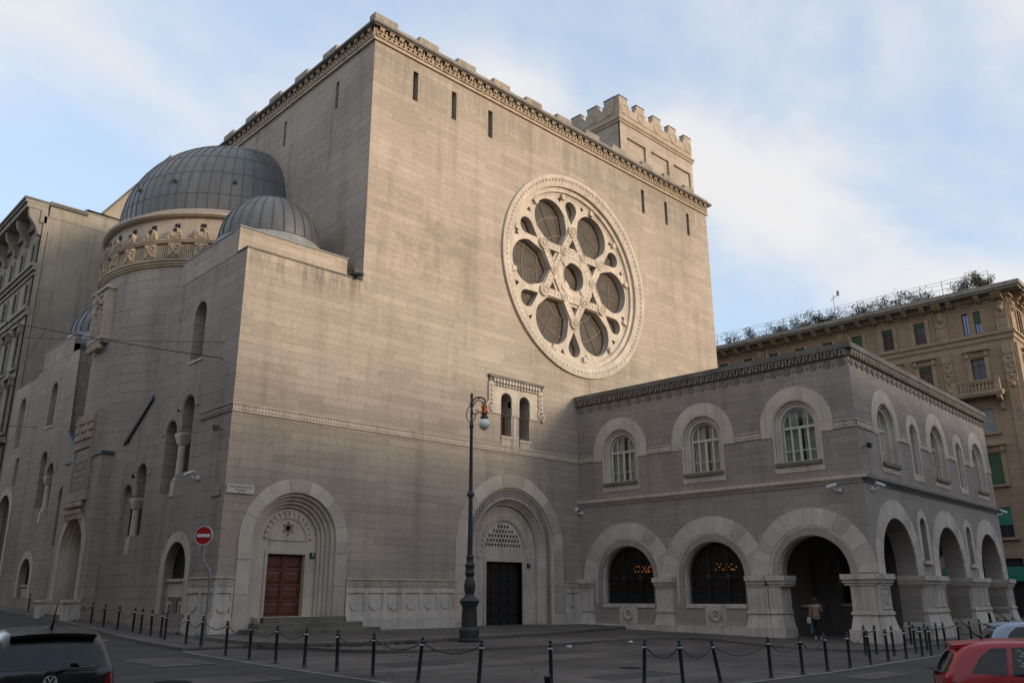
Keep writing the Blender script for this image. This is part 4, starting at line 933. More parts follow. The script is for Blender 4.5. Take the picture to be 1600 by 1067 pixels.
# ------------------------------------------------------------------ lettering helper
def text(s, size, mat, parent, frame, name='lettering', depth=.004, align='CENTER'):
    cu = bpy.data.curves.new(name, 'FONT'); cu.body = s; cu.size = size; cu.align_x = align; cu.align_y = 'CENTER'; cu.extrude = depth
    o = bpy.data.objects.new(name, cu); COL.objects.link(o); dg = bpy.context.evaluated_depsgraph_get(); dg.update()
    me = bpy.data.meshes.new_from_object(o.evaluated_get(dg)); bpy.data.objects.remove(o); bpy.data.curves.remove(cu)
    me.materials.clear(); me.materials.append(M[mat]); q = bpy.data.objects.new(name, me); COL.objects.link(q)
    q.parent = parent; q.matrix_basis = WM[parent.name].inverted() @ frame; WM[q.name] = frame; return q
def wallpt(fm, x, y, z):
    m_ = fm.copy(); m_.translation = fm @ Vector((x, y, z)); return m_
TX = Matrix.Rotation(pi/2, 4, 'X')
# street name plaque
mt = wallpt(FF, 15.49, 0, 5.68); t = thing('street_name_plaque', 'pale marble street name plaque with engraved lettering beside the corner of the tall wall', 'street sign', mt.translation)
MB().box(-.58, .58, -.06, -.002, -.17, .17).build('slab', 'marble', t, mt)
for s, z, sz in (('PIAZZA VIRGILIO GIOTTI', .07, .085), ('POETA TRIESTINO', -.035, .06), ('1885 - 1957', -.11, .055)):
    text(s, sz, 'ink', t, wallpt(mt, 0, -.064, z) @ TX)
mt = wallpt(FL, -.75, 0, 5.62); t = thing('blank_plaque', 'blank stone plaque on the shaded street wall just round the corner', 'plaque', mt.translation)
MB().box(-.42, .42, -.05, -.002, -.2, .2).build('slab', 'left', t, mt)
for x, n, lb in ((19.35, '8', 'dark blue house number plate reading 8 beside the wooden door'), (32.95, '1', 'dark blue house number plate reading 1 beside the bronze double door')):
    mt = wallpt(FF, x, .60 if n == '1' else .62, 3.24); t = thing('house_number', lb, 'number plate', mt.translation, group='house number plates')
    if n == '8': mt = wallpt(FF, P1+1.2, .6, 3.26); t.matrix_basis = Matrix.Translation(mt.translation); WM[t.name] = t.matrix_basis.copy()
    else: mt = wallpt(FF, P2+1.75, .56, 3.12); t.matrix_basis = Matrix.Translation(mt.translation); WM[t.name] = t.matrix_basis.copy()
    MB().box(-.11, .11, -.03, .03, -.11, .11).build('plate', 'bluep', t, mt); text(n, .17, 'signwhite', t, wallpt(mt, 0, -.035, .02) @ TX, 'digit')
# ------------------------------------------------------------------ security cameras
def cctv(fm, x, z, label, aim):
    mt = wallpt(fm, x, 0, z); t = thing('security_camera', label, 'security camera', mt.translation, group='security cameras on the walls')
    MB().box(-.07, .07, -.1, 0, -.12, .05).tube([(0, -.08, -.06), (aim*.1, -.22, -.06), (aim*.2, -.3, .06)], .03, 6).build('bracket', 'plastic', t, mt)
    d = Vector((aim*.8, -.5, -.28)).normalized()*.26; c = Vector((aim*.24, -.32, .14))
    MB().tube([c-d*.8, c+d], .085, 10).build('housing', 'plastic', t, mt)
    MB().tube([c+d*.99, c+d*1.03], .065, 10).build('lens', 'iron', t, mt)
cctv(FL, -2.4, 6.35, 'white camera on the dark street wall left of the corner of the tall block', -1)
cctv(FWF, 14.85, 6.05, 'white camera under the string course, left of the corner of the arcaded wing', -1)
cctv(FWS, .75, 6.1, 'white camera under the string course, right of the corner of the arcaded wing', 1)
cctv(FWF, .2, 6.02, 'white camera where the arcaded wing meets the tall front', -1)
cctv(FWS, 21.2, 6.3, 'white camera at the far right end of the arcaded wing', 1)
# ------------------------------------------------------------------ floodlights / wall fixtures seen as dark specks
for fm, x, z, lb in ((FL, -.75, 8.1, 'small dark floodlight on the street wall below the notched band near the corner'), (FWS, .55, 7.9, 'small dark floodlight on the wing just right of its corner')):
    mt = wallpt(fm, x, 0, z); t = thing('floodlight', lb, 'floodlight', mt.translation, group='wall floodlights')
    MB().tube([(0, 0, 0), (0, -.2, .02)], .025, 6).build('arm', 'iron', t, mt); MB().frustum(-.08, .08, -.34, -.2, -.1, -.12, .12, -.38, -.16, .12).build('head', 'iron', t, mt)
# ------------------------------------------------------------------ ground
def slab(name, poly, dz, mat, skirt=.5, step=2.5, kerb=None, fine=True):
    xs = [p[0] for p in poly]; ys = [p[1] for p in poly]
    pts = [Vector(p) for p in poly]; ed = [(i, (i+1) % len(poly)) for i in range(len(poly))]
    if fine and min(ys) < 31.5 < max(ys):
        b = len(pts); x0, x1 = min(xs)-1, max(xs)+1; pts += [Vector((x0, 31.5)), Vector((x1, 31.5))]; ed.append((b, b+1))
    vs, es, fs, _, _, _ = delaunay_2d_cdt(pts, ed, [], 0, 1e-4)
    keep = []
    for f in fs:
        c = sum((vs[i] for i in f), Vector((0, 0)))/len(f)
        if pip(c, poly): keep.append(tuple(f))
    g = MB().add([(p.x, p.y, zg(p.x, p.y)+dz) for p in vs], keep)
    o = g.build(name, mat, fix=False)
    struct(o)
    if skirt:
        n = len(poly); k = MB()
        P = []
        for i in range(n):
            a, b_ = Vector(poly[i]), Vector(poly[(i+1) % n]); m_ = max(1, int((b_-a).length/1.2))
            P += [a.lerp(b_, j/m_) for j in range(m_)]
        n = len(P); vs = []
        ctr = sum(P, Vector((0, 0)))/n
        A = sum(P[i].x*P[(i+1) % n].y-P[(i+1) % n].x*P[i].y for i in range(n))
        for i in range(n):
            t_ = (P[(i+1) % n]-P[i-1]).normalized(); nn = Vector((t_.y, -t_.x))*(1 if A > 0 else -1)
            q = P[i]; inn = q-nn*.22
            vs += [(q.x, q.y, zg(q.x, q.y)+dz-skirt), (q.x, q.y, zg(q.x, q.y)+dz-.015), (q.x-nn.x*.015, q.y-nn.y*.015, zg(q.x, q.y)+dz+.006), (inn.x, inn.y, zg(inn.x, inn.y)+dz+.004)]
        fs = []
        for i in range(n):
            a = 4*i; b_ = 4*((i+1) % n)
            for j in range(3): fs.append((a+j, b_+j, b_+j+1, a+j+1))
        struct(k.add(vs, fs).build(name.replace('pavement', 'kerb').replace('terrace', 'terrace_kerb'), kerb or 'kerb', fix=False))
    return o
g = MB(); xs = [-500, -200, -90, -60]+list(range(-50, 121, 10))+[200, 500]; ys = [-500, -200, -80, -40]+[-30, -20, -10, 0, 5, 10, 15, 20, 25, 31.5, 40, 50, 60, 70, 80, 90, 100, 120]+[200, 500]
vs = [(x, y, zg(x, y)) for y in ys for x in xs]; k = len(xs)
g.add(vs, [(j*k+i, j*k+i+1, (j+1)*k+i+1, (j+1)*k+i) for j in range(len(ys)-1) for i in range(k-1)])
struct(g.build('road', 'asphalt', fix=False))
edge = [(13.9, 62), (13.45, 47.3), (13.3, 43.8), (12.85, 38.2), (12.25, 32.8), (12.05, 29.7), (12.0, 27.3)]
edge2 = [(11.85, 25.8), (11.8, 22.1), (11.87, 19.0), (12.0, 16.6), (12.5, 14.4), (13.6, 12.8), (15.4, 11.9), (18.8, 11.57), (23.4, 11.55), (27.9, 11.85), (33.8, 12.25), (45, 13.2), (62, 14.4)]
k1 = [(15.2, 27.4), (15.35, 25.5), (15.8, 24.2), (16.8, 23.1), (18.5, 22.7), (21.2, 22.35), (23.1, 22.3), (28.3, 23.1), (31.2, 23.2), (32.4, 22.3), (32.3, 20.8), (31.2, 17.9), (31.0, 16.2), (31.6, 14.6), (33.6, 13.9), (45, 14.6), (62, 15.6)]
struct_sq = slab('square', edge[-1:]+edge2+[(62, 15.6)]+k1[::-1][1:]+[(15.2, 27.5)], .004, 'asphalt2', skirt=0)
slab('pavement', edge+k1+[(62, 40), (36, 40), (36, 33), (16, 33), (16, 62)], .10, 'pave')
slab('terrace', [(14.1, 31.0), (13.95, 28.6), (14.3, 26.6), (15.4, 25.5), (17.3, 25.2), (21.4, 25.5), (27.2, 26.3), (36.3, 28.7), (36.3, 33), (14.9, 33)], .225, 'pave')
# flush stone edging and worn white line along the outer edge of the square
def ribbon(path, w_, dz, mat, name):
    P = [Vector(p) for p in path]; Q = []
    for i in range(len(P)-1):
        m_ = max(1, int((P[i+1]-P[i]).length/.7)); Q += [P[i].lerp(P[i+1], j/m_) for j in range(m_)]
    Q.append(P[-1]); vs = []
    for i, q in enumerate(Q):
        t_ = (Q[min(i+1, len(Q)-1)]-Q[max(i-1, 0)]).normalized(); nn = Vector((-t_.y, t_.x))*w_/2
        for s in (-1, 1): p = q+nn*s; vs.append((p.x, p.y, zg(p.x, p.y)+dz))
    o = MB().add(vs, [(2*i, 2*i+1, 2*i+3, 2*i+2) for i in range(len(Q)-1)]).build(name, mat, fix=False); return struct(o)
ribbon(edge[-1:]+edge2, .13, .009, 'line', 'white_road_line')
ribbon([(11.0, 36.5), (11.6, 33.0)], .45, .006, 'line', 'white_road_marking')
random.seed(5)
# drain and patches
for (x, y, a, b_, mat) in ((9.6, 19.0, 1.3, .9, 'asphalt2'), (23.6, 10.4, 1.6, .5, 'asphalt2'), (7.3, 13.0, 2.4, 1.1, 'pave'), (15.5, 19.8, 1.5, .8, 'asphalt'), (20.5, 19.0, 2.2, .7, 'pave'), (24.5, 17.5, 1.6, .9, 'asphalt'), (27.5, 19.8, 2.0, .6, 'pave'), (18.0, 14.2, 1.8, .6, 'asphalt'), (23.0, 14.0, 2.4, .7, 'pave'), (10.2, 24.0, 1.1, 1.6, 'asphalt2')):
    P = [(x+a*max(-.8, min(.8, 1.3*cos(t)))*(.92+.16*random.random()), y+b_*max(-.8, min(.8, 1.3*sin(t)))*(.9+.2*random.random())) for t in [2*pi*i/24 for i in range(24)]]
    slab('road_patch', P, .010, mat, skirt=0, fine=False)
def manhole(x, y, r, label):
    z = zg(x, y)+.006; t = thing('manhole_cover', label, 'manhole', (x, y, z), group='manhole covers'); fm = Matrix.Translation((x, y, z))
    g = MB().lathe([(r, -.02), (r, .006), (r*.9, .006), (r*.88, 0), (.001, 0)], n=28)
    for i in range(-4, 5):
        w_ = sqrt(max(.01, (r*.82)**2-(i*r*.18)**2)); g.box(-w_, w_, i*r*.18-.012, i*r*.18+.012, 0, .008)
    g.build('cover', 'iron', t, fm)
manhole(8.3, 19.3, .42, 'dark round manhole cover in the left street roadway'); manhole(19.6, 15.6, .36, 'round manhole cover in the middle of the square'); manhole(27.2, 10.2, .36, 'round manhole cover in the road before the red car')
for i, (x, y) in enumerate(((16.9, 21.9), (17.7, 21.75))):
    o = slab('pavement_flag', [(x, y), (x+.75, y-.05), (x+.78, y+.45), (x+.03, y+.5)], .012, 'pave', skirt=.03)
# steps in front of the wooden door
st = thing('entrance_steps', 'three mossy stone steps leading up to the wooden door', 'steps', (P1, 30.7, .2))
for i, (x0, x1, y0, z) in enumerate(((15.75, 21.35, 29.85, .40), (16.15, 20.8, 30.35, .61), (16.6, 20.3, 30.82, .82))):
    MB().add([(x0, y0, -.1), (x1, y0, -.1), (x1-.25, 31.33, -.1), (x0+.1, 31.33, -.1), (x0, y0, z), (x1, y0, z), (x1-.25, 31.33, z), (x0+.1, 31.33, z)], [(0, 3, 2, 1), (4, 5, 6, 7), (0, 1, 5, 4), (1, 2, 6, 5), (2, 3, 7, 6), (3, 0, 4, 7)]).build('step', 'step', st)
# ------------------------------------------------------------------ bollards and chains
def bollard_mesh(par, fm):
    MB().lathe([(.075, 0), (.075, .05), (.052, .07), (.046, .09), (.042, .86), (.054, .88), (.054, .92), (.04, .94), (.028, .955)], n=12, cap=True).build('post', 'iron', par, fm, smooth=True)
    MB().ball((0, 0, .985), .042, 10).build('finial', 'iron', par, fm, smooth=True)
    MB().lathe([(.05, .835), (.055, .84), (.055, .865), (.05, .87)], n=12).build('reflective_band', 'signwhite', par, fm)
def pb(lst): return lst
left = [(14.12, 43.86), (13.82, 41.35), (13.6, 39.06), (13.36, 36.79), (13.43, 35.36), (13.39, 34.43), (13.29, 33.2), (13.25, 32.18), (13.01, 31.2), (12.74, 28.83), (12.7, 27.6), (12.32, 25.03), (12.22, 23.36), (12.31, 22.03), (12.39, 20.67), (12.48, 19.25), (12.5, 17.72), (12.55, 16.05), (13.05, 14.55), (14.3, 13.55)]
far = [(15.02, 60.5), (14.9, 58.7), (14.85, 57.0), (14.5, 53.44)]
right = [(16.55, 12.75), (17.25, 12.15), (18.35, 11.85), (20.52, 11.77), (22.17, 11.77), (23.64, 11.8), (25.0, 11.78), (26.85, 11.99), (28.6, 12.18), (30.23, 12.26), (31.94, 12.39), (32.57, 12.32)]
inner = [(30.66, 13.83), (31.34, 13.74), (31.31, 13.1), (33.38, 13.16), (34.98, 13.35), (36.55, 13.53), (37.29, 13.49)]
back = [(36.79, 14.65), (39.35, 13.69), (40.6, 13.6), (44.0, 14.3), (43.5, 13.7), (48.5, 14.9), (51.6, 15.5), (50.3, 14.7), (54.0, 15.3)]
LBL = {}
def lbl(lst, txt):
    for i, p in enumerate(lst): LBL[p] = txt(i)
ordn = ['first', 'second', 'third', 'fourth', 'fifth', 'sixth', 'seventh', 'eighth', 'ninth', 'tenth', 'eleventh', 'twelfth']
def od(i): return ordn[i]
lbl(left[:8], lambda i: f'black bollard by the street wall, {od(i)} counted from the street portal')
lbl(left[8:11], lambda i: ['black bollard standing just left of the road sign post', 'black bollard directly left of the foot of the no entry post', 'black bollard right at the foot of the no entry post'][i])
lbl(left[11:], lambda i: ['black bollard in front of the corner plinth, nearest the left side of the steps', 'black bollard in front of the left end of the stone steps', 'black bollard standing below the wooden door', 'black bollard before the right half of the stone steps', 'black bollard at the right end of the stone steps', 'black bollard between the stone steps and the leaning bollards', 'black bollard leaning slightly right, left of the street lamp', 'greyish bollard leaning beside the street lamp base', 'plain black bollard without finial just right of the street lamp'][i])
lbl(far, lambda i: f'distant black bollard up the left street, {od(i)} from the left edge')
lbl(right, lambda i: (['thin black bollard with finial leaning left, in front of the first arched window', 'black bollard tilted left in front of the second arched window', 'black bollard strongly tilted left, before the second arched window']+[f'upright black bollard by the white line, {od(j)} right of the tilted ones' for j in range(9)])[i])
lbl(inner, lambda i: f'black bollard in the inner row by the corner pier, {od(i)} from left')
lbl(back, lambda i: f'small far bollard before the arcade piers, {od(i)} from left')
tilt = {(12.55, 16.05): (.10, 'x'), (13.05, 14.55): (.07, 'x'), (16.55, 12.75): (.06, 'x'), (17.25, 12.15): (-.05, 'x'), (18.35, 11.85): (-.17, 'x')}
proto = None; BM = {}
allb = left+far+right+inner+back
for p in allb:
    onp = p[1] > 27.3 and p[0] < 15.3 or p in back or p in inner
    z = zg(*p)
    mt = Matrix.Translation((p[0], p[1], z-.03))
    if p in tilt: mt = mt @ Matrix.Rotation(tilt[p][0], 4, Vector((_fw.x, _fw.y, 0)))
    else: mt = mt @ Matrix.Rotation((hash((p[0]*7.3, p[1])) % 100/100-.5)*.04, 4, 'X') @ Matrix.Rotation((hash((p[1]*3.1, p[0])) % 100/100-.5)*.04, 4, 'Y')
    if p not in tilt and p[1] > 27.3: mt = mt @ Matrix.Diagonal((1, 1, 1.04, 1))
    if proto is None:
        t = thing('bollard', LBL[p], 'bollard', (0, 0, 0), group='chained bollards'); bollard_mesh(t, Matrix.Identity(4)); t.matrix_basis = mt; proto = t; WM[t.name] = mt
    else: copy_thing(proto, mt, LBL[p])
    BM[p] = mt
def chain(a, b_, sag, label):
    A = BM[a] @ Vector((0, 0, .9)); B_ = BM[b_] @ Vector((0, 0, .9)); n = 16
    mid = (A+B_)/2
    pts = []
    for i in range(n+1):
        f = i/n; p = A.lerp(B_, f); p.z -= sag*4*f*(1-f); pts.append(p-mid)
    o = MB().tube(pts, .016, 5).build('chain', 'iron', None, Matrix.Translation(mid)); tag(o, label, 'chain', 'chains between the bollards')
cl = []
for i in range(4): cl.append((left[i], left[i+1], .25, f'drooping chain along the street wall, {od(i)} one in front of the street portal'))
cn = ['slack chain left of the no entry post', 'short chain across the foot of the no entry post', 'chain in front of the corner plinth', 'chain in front of the mossy kerb left of the steps', 'chain before the left part of the steps', 'chain before the right part of the steps', 'chain just right of the stone steps', 'chain midway between the steps and the leaning bollard', 'chain running up to the leaning grey bollard by the street lamp']
for i, n_ in zip((8, 9, 10, 11, 12, 13, 15, 16, 17), cn): cl.append((left[i], left[i+1], .2 if i > 9 else .25, n_))
rn = ['chain between the two left leaning bollards before the arched windows', 'chain between the tilted bollards before the second arched window', 'long chain right of the most tilted bollard', 'chain to the left of the walking woman', 'chain in front of the walking woman']
for i, n_ in enumerate(rn): cl.append((right[i], right[i+1], .28, n_))
cl.append((right[6], inner[0], .3, 'chain joining the outer row to the inner row left of the corner pier')); cl.append((inner[0], inner[1], .12, 'short chain before the corner pier foot')); cl.append((inner[3], inner[4], .22, 'chain in the inner row right of the corner pier')); cl.append((inner[4], inner[5], .22, 'chain in the inner row above the red car roof, left one')); cl.append((inner[5], inner[6], .1, 'tiny chain in the inner row nearest the red car'))
cl.append((back[1], back[2], .2, 'far chain just left of the silver car')); cl.append((back[3], back[5], .2, 'far chain before the third arcade pier')); cl.append((back[0], back[1], .22, 'far chain before the second arcade pier'))
for c in cl: chain(*c)
# two broken leaning posts
for a, b_, lb in (((9.9, 9.35, zg(9.9, 9.35)), (9.6, 9.18, .47), 'broken leaning bollard stump at the bottom edge beside the upright plain bollard'), ((45.5, 14.2, -.45), (44.2, 13.9, .75), 'fallen leaning bar between the far bollards above the red car')):
    tag(MB().tube([a, b_], .05 if a[0] < 12 else .06, 8).build('broken_post', 'iron', None, Matrix.Identity(4)), lb, 'post', 'broken posts')
# ------------------------------------------------------------------ street lamp
z0 = zg(21.8, 24.86)+.08
LM = Matrix.Translation((21.82, 24.86, z0)) @ Matrix.Rotation(YAW-pi/2, 4, 'Z'); LM2 = LM
t = thing('street_lamp', 'tall dark cast iron street lamp with a hanging white globe and orange cap', 'street lamp', (21.82, 24.86, z0), YAW-pi/2)
MB().lathe([(.42, 0), (.42, .12), (.36, .16), (.38, .42), (.36, .5), (.30, .56), (.29, 1.0), (.27, 1.25), (.36, 1.42), (.38, 1.48), (.30, 1.56), (.22, 1.62), (.16, 1.72), (.2, 1.85), (.22, 2.0), (.19, 2.2), (.13, 2.35), (.17, 2.42), (.19, 2.5), (.15, 2.56), (.16, 2.7), (.2, 2.78), (.14, 2.88), (.13, 3.05), (.16, 3.1), (.11, 3.16)], n=20, cap=True).build('base', 'irongreen', t, LM, smooth=True)
MB().lathe([(.095, 3.16), (.08, 5.35), (.14, 5.4), (.15, 5.47), (.14, 5.52), (.075, 5.58), (.06, 8.08), (.08, 8.12), (.10, 8.17), (.08, 8.2), (.075, 8.3), (.05, 8.4), (.05, 8.72), (.065, 8.75), (.05, 8.78), (.05, 8.98), (.075, 9.05), (.06, 9.15), (.045, 9.24), (.06, 9.28), (.04, 9.3)], n=14).build('pole', 'irongreen', t, LM, smooth=True)
MB().lathe([(.03, 9.29), (.065, 9.38), (.06, 9.46), (.025, 9.52), (.001, 9.55)], n=12).build('finial', 'irongreen', t, LM, smooth=True)
arm = [(.03, 0, 9.16)]+[(.30+.25*cos(a), 0, 9.15+.20*sin(a)) for a in [pi*.82-(pi*.82+.05)*i/14 for i in range(15)]]+[(.53, 0, 9.06)]
g = MB().tube(arm, .032, 8).tube([(.40, 0, 9.17), (.33, 0, 9.22), (.22, 0, 9.22), (.11, 0, 9.12), (.05, 0, 8.95)], .022, 6)
g.ball((.29, 0, 9.31), .045, 8).tube([(.42, 0, 9.18), (.46, 0, 9.12), (.40, 0, 9.10)], .03, 6).ball((.51, 0, 9.07), .055, 8)
g.build('arm', 'irongreen', t, LM, smooth=True)
g = MB().tube([(-.04, 0, 9.05), (-.15, 0, 8.88), (-.21, 0, 8.66), (-.19, 0, 8.46), (-.11, 0, 8.35), (0, 0, 8.33)], .02, 6).tube([(.03, 0, 8.76), (.08, 0, 8.67), (.15, 0, 8.64), (.24, 0, 8.69), (.32, 0, 8.75), (.41, 0, 8.73)], .024, 6).tube([(.28, 0, 8.74)]+[(.22+.05*cos(a), 0, 8.78+.05*sin(a)) for a in [pi*i/4 for i in range(7)]], .016, 6).tube([(.15, 0, 8.64), (.14, 0, 8.46), (.03, 0, 8.34)], .02, 6)
g.build('scrollwork', 'irongreen', t, LM, smooth=True)
MB().lathe([(.03, 9.08), (.09, 9.04), (.11, 9.0), (.14, 8.95), (.11, 8.93), (.105, 8.74), (.14, 8.71), (.155, 8.68), (.12, 8.65)], (.51, 0, 0), 18).build('copper_cap', 'copper', t, LM, smooth=True)
MB().lathe([(.11, 8.66), (.10, 8.57), (.16, 8.55), (.16, 8.49), (.11, 8.48)], (.51, 0, 0), 18).build('collar', 'irongreen', t, LM, smooth=True)
M['globe'] = plain('opal_globe', (.72, .71, .69), var=.10, scale=2, rough=.25)
MB().ball((.51, 0, 8.25), .235, 24).build('globe', 'globe', t, LM, smooth=True)
MB().lathe([(.045, 8.03), (.04, 8.0), (.015, 7.99)], (.51, 0, 0), 12, cap=True).build('globe_tip', 'irongreen', t, LM)
# ------------------------------------------------------------------ no entry sign
NE = Matrix.Translation((13.05-.36*cos(YAW-pi/2-.12), 28.2-.36*sin(YAW-pi/2-.12), zg(13.05, 28.2)+.08)) @ Matrix.Rotation(YAW-pi/2-.12, 4, 'Z')
t = thing('no_entry_sign', 'round red no entry road sign on a bent grey post by the street corner', 'road sign', NE.translation, YAW-pi/2-.12)
MB().tube([(.36, .06, 0), (.35, .06, 2.2), (.31, .06, 2.4), (.05, .06, 2.72), (0, .06, 2.9), (0, .06, 4.0)], .035, 8).build('post', 'galv', t, NE, smooth=True)
MB().ylathe([(.30, .03), (.30, 0), (.001, 0)], 0, 3.55, 32).build('disc', 'red', t, NE)
MB().ylathe([(.322, .032), (.322, -.004), (.30, -.004), (.30, .01)], 0, 3.55, 32, cap=False).build('rim', 'signwhite', t, NE)
MB().box(-.24, .24, -.008, .0, 3.495, 3.605).build('bar', 'signwhite', t, NE)
MB().box(-.06, .06, .03, .1, 3.38, 3.42).box(-.06, .06, .03, .1, 3.66, 3.7).box(-.05, .02, .02, .1, 3.02, 3.2).build('clamps', 'galv', t, NE)
# ------------------------------------------------------------------ overhead wires
def wire(pts, r, label):
    P = [Vector(p) for p in pts]; c = sum(P, Vector((0, 0, 0)))/len(P)
    tag(MB().tube([p-c for p in P], r, 5).build('overhead_wire', 'iron', None, Matrix.Translation(c)), label, 'wire', 'overhead wires')
def span(a, b_, sag, n=14): return [Vector(a).lerp(Vector(b_), i/n)-Vector((0, 0, sag*4*(i/n)*(1-i/n))) for i in range(n+1)]
wire(span((XL, YF+1.33, 11.2), (-7, 68.3, 23.2), .9), .022, 'dark overhead cable from the street wall, the lower of the two meeting there')
wire(span((XL, YF+1.34, 11.92), (-7, 92, 24), .8), .014, 'thin overhead cable ending higher on the street wall near the upper window')
wire(span((10.0, 40.9, 13.35), (XL, 66.1, 17.4), .2), .016, 'thin slanting stay wire from the cable junction up to the left apartment house')
wire(span((XL, 59.2, 12.0), (-7, 79, 16), .5), .018, 'far short cable crossing the left street in front of a pale window')
# ------------------------------------------------------------------ apartment house up the left street
M['stucco'] = plain('tan_stucco', (.29, .255, .205), var=.2, scale=.35, streak=.3, bump=.08)
M['lbstone'] = plain('greyish_facade_stone', (.26, .23, .195), var=.25, scale=.8, streak=.25)
M['pane'] = plain('dark_window_pane', (.03, .032, .036), var=.2, rough=.12, bump=0, spec=.6)
M['rbstone'] = ashlar('tan_facade_stone', (.315, .228, .15), bw=40, bh=.62, joint=.5, stain=.28, streak=.22, msize=.03)
M['rbtrim'] = plain('tan_carved_stone', (.325, .24, .16), var=.25, scale=1.4, streak=.15)
M['shutter'] = plain('green_shutter', (.032, .085, .045), var=.25, rough=.6)
M['awning'] = plain('teal_awning', (.015, .19, .13), var=.2, rough=.7)
M['sash'] = plain('brown_sash', (.085, .045, .035), var=.25, rough=.5)
M['reflpane'] = plain('sky_reflecting_pane', (.16, .18, .24), var=.1, rough=.06, metal=.8, bump=0)
LB = thing('apartment_house', 'tan apartment house with blank end wall and bracketed cornice up the left street', 'building', (20, 72, 1.2))
LE = fr((14.8, 66, 0), (1, 0)); LS = fr((14.8, 66, 0), (0, -1))
MB().box(0, 7, 0, .4, 1, 29.15).build('end_wall', 'stucco', LB, LE)
MB().box(.35, 5.5, .25, .6, 29.15, 30.5).box(.3, 5.6, .2, .65, 30.5, 30.58).build('roof_parapet', 'stucco', LB, LE)
MB().box(-.1, 5.5, -.03, .42, 29.15, 29.22).build('end_coping', 'lbstone', LB, LE)
rows = [(25.7, 27.25, .42), (22.3, 24.0, .45), (17.5, 19.9, .5), (12.8, 16.0, .5), (8.6, 11.4, .5), (3.6, 7, .6)]
hs = []
for zb, zt, hw in rows:
    for i in range(11): u = -(1.25+2.95*i); hs.append(rect(u-hw, u+hw, zb, zt))
MB().plate(rect(-34, 0.0, 0, 28.6), [(h, .35, False) for h in hs], 0).build('street_wall', 'lbstone', LB, LS)
MB().box(-34, 0, .36, .4, 1, 28).build('window_panes_backing', 'dark', LB, LS)
for j, (zb, zt, hw) in enumerate(rows[:5]):
    for i in range(5):
        u = -(1.25+2.95*i)
        g = MB().box(u-hw-.18, u-hw, -.1, .05, zb-.1, zt+.15).box(u+hw, u+hw+.18, -.1, .05, zb-.1, zt+.15).box(u-hw-.25, u+hw+.25, -.2, .05, zb-.25, zb-.1)
        if j in (2, 3): g.box(u-hw-.35, u+hw+.35, -.45, .05, zt+.55, zt+.75).box(u-hw-.3, u+hw+.3, -.12, .05, zt+.15, zt+.55); g.box(u-hw-.28, u-hw-.05, -.35, 0, zt+.1, zt+.55).box(u+hw+.05, u+hw+.28, -.35, 0, zt+.1, zt+.55)
        wn = g.build('window', 'lbstone', LB, LS)
        MB().box(u-hw, u+hw, .22, .26, zb, zt).build('pane', 'pane', wn, LS)
g = MB().box(-34, .05, -.35, .1, 25.1, 25.35).box(-34, .05, -.2, .1, 24.8, 25.1).box(-34, .05, -.12, .1, 24.4, 24.6).box(-34, .05, -.3, .1, 21.7, 21.92).box(-34, .05, -.15, .1, 21.3, 21.7).box(-34, .05, -.4, .1, 11.9, 12.2).build('string_courses', 'lbstone', LB, LS)
MB().box(-34, -.1, -1.25, .2, 29.6, 30.0).box(-34, -.08, -1.4, .2, 30.0, 30.2).box(-34, 0, -.25, .2, 28.6, 29.6).build('cornice', 'lbstone', LB, LS)
MB().box(-34, -.1, -1.5, 3, 30.2, 30.42).build('roof_edge', 'roofdk', LB, LS)
for i in range(10):
    u = -(.35+3.0*i); MB().prism([(0, 0), (1, 0), (1, 1), (0, 1)], 0, 0) if False else None
    g = MB(); g.add([(u+s*.2, y, z) for s in (-1, 1) for y, z in ((0, 27.6), (-.25, 27.7), (-.4, 28.2), (-.95, 28.9), (-1.1, 29.58), (0, 29.58))], [(0, 1, 2, 3, 4, 5), (11, 10, 9, 8, 7, 6)]+[(k, (k+1) % 6, (k+1) % 6+6, k+6) for k in range(6)])
    g.build('bracket', 'lbstone', LB, LS)
# penthouse shed and neighbour behind
PH = thing('rooftop_shed', 'small white framed rooftop shed on the roof of the left apartment house', 'shed', (19, 70, 29.2))
MB().box(18.4, 20.8, 67.2, 69.5, 29.2, 30.9).build('walls', 'lbstone', PH)
MB().add([(17.9, 66.8, 30.95), (21.2, 66.8, 30.85), (21.2, 70, 31.6), (17.9, 70, 31.7), (17.9, 66.8, 31.05), (21.2, 66.8, 30.95), (21.2, 70, 31.7), (17.9, 70, 31.8)], [(0, 3, 2, 1), (4, 5, 6, 7), (0, 1, 5, 4), (1, 2, 6, 5), (2, 3, 7, 6), (3, 0, 4, 7)]).build('roof', 'dark', PH)
MB().box(18.7, 19.9, 67.12, 67.2, 30.15, 30.85).build('white_panel', 'plastic', PH)
NB = thing('ochre_house', 'plain ochre gable wall of a house far behind the large dome', 'building', (26, 92, 1.5))
MB().prism([(25.8, 0), (40, 0), (40, 50.6), (32, 50.6), (25.8, 41.5)], 90, 100).build('walls', 'stucco', NB)
MB().add([(25.4, 89.7, 41.2), (31.9, 89.7, 50.8), (31.9, 100, 50.8), (25.4, 100, 41.2), (25.4, 89.7, 40.8), (31.9, 89.7, 50.4), (31.9, 100, 50.4), (25.4, 100, 40.8)], [(0, 1, 2, 3), (7, 6, 5, 4), (0, 4, 5, 1), (0, 3, 7, 4), (3, 2, 6, 7)]).build('roof', 'roofdk', NB)
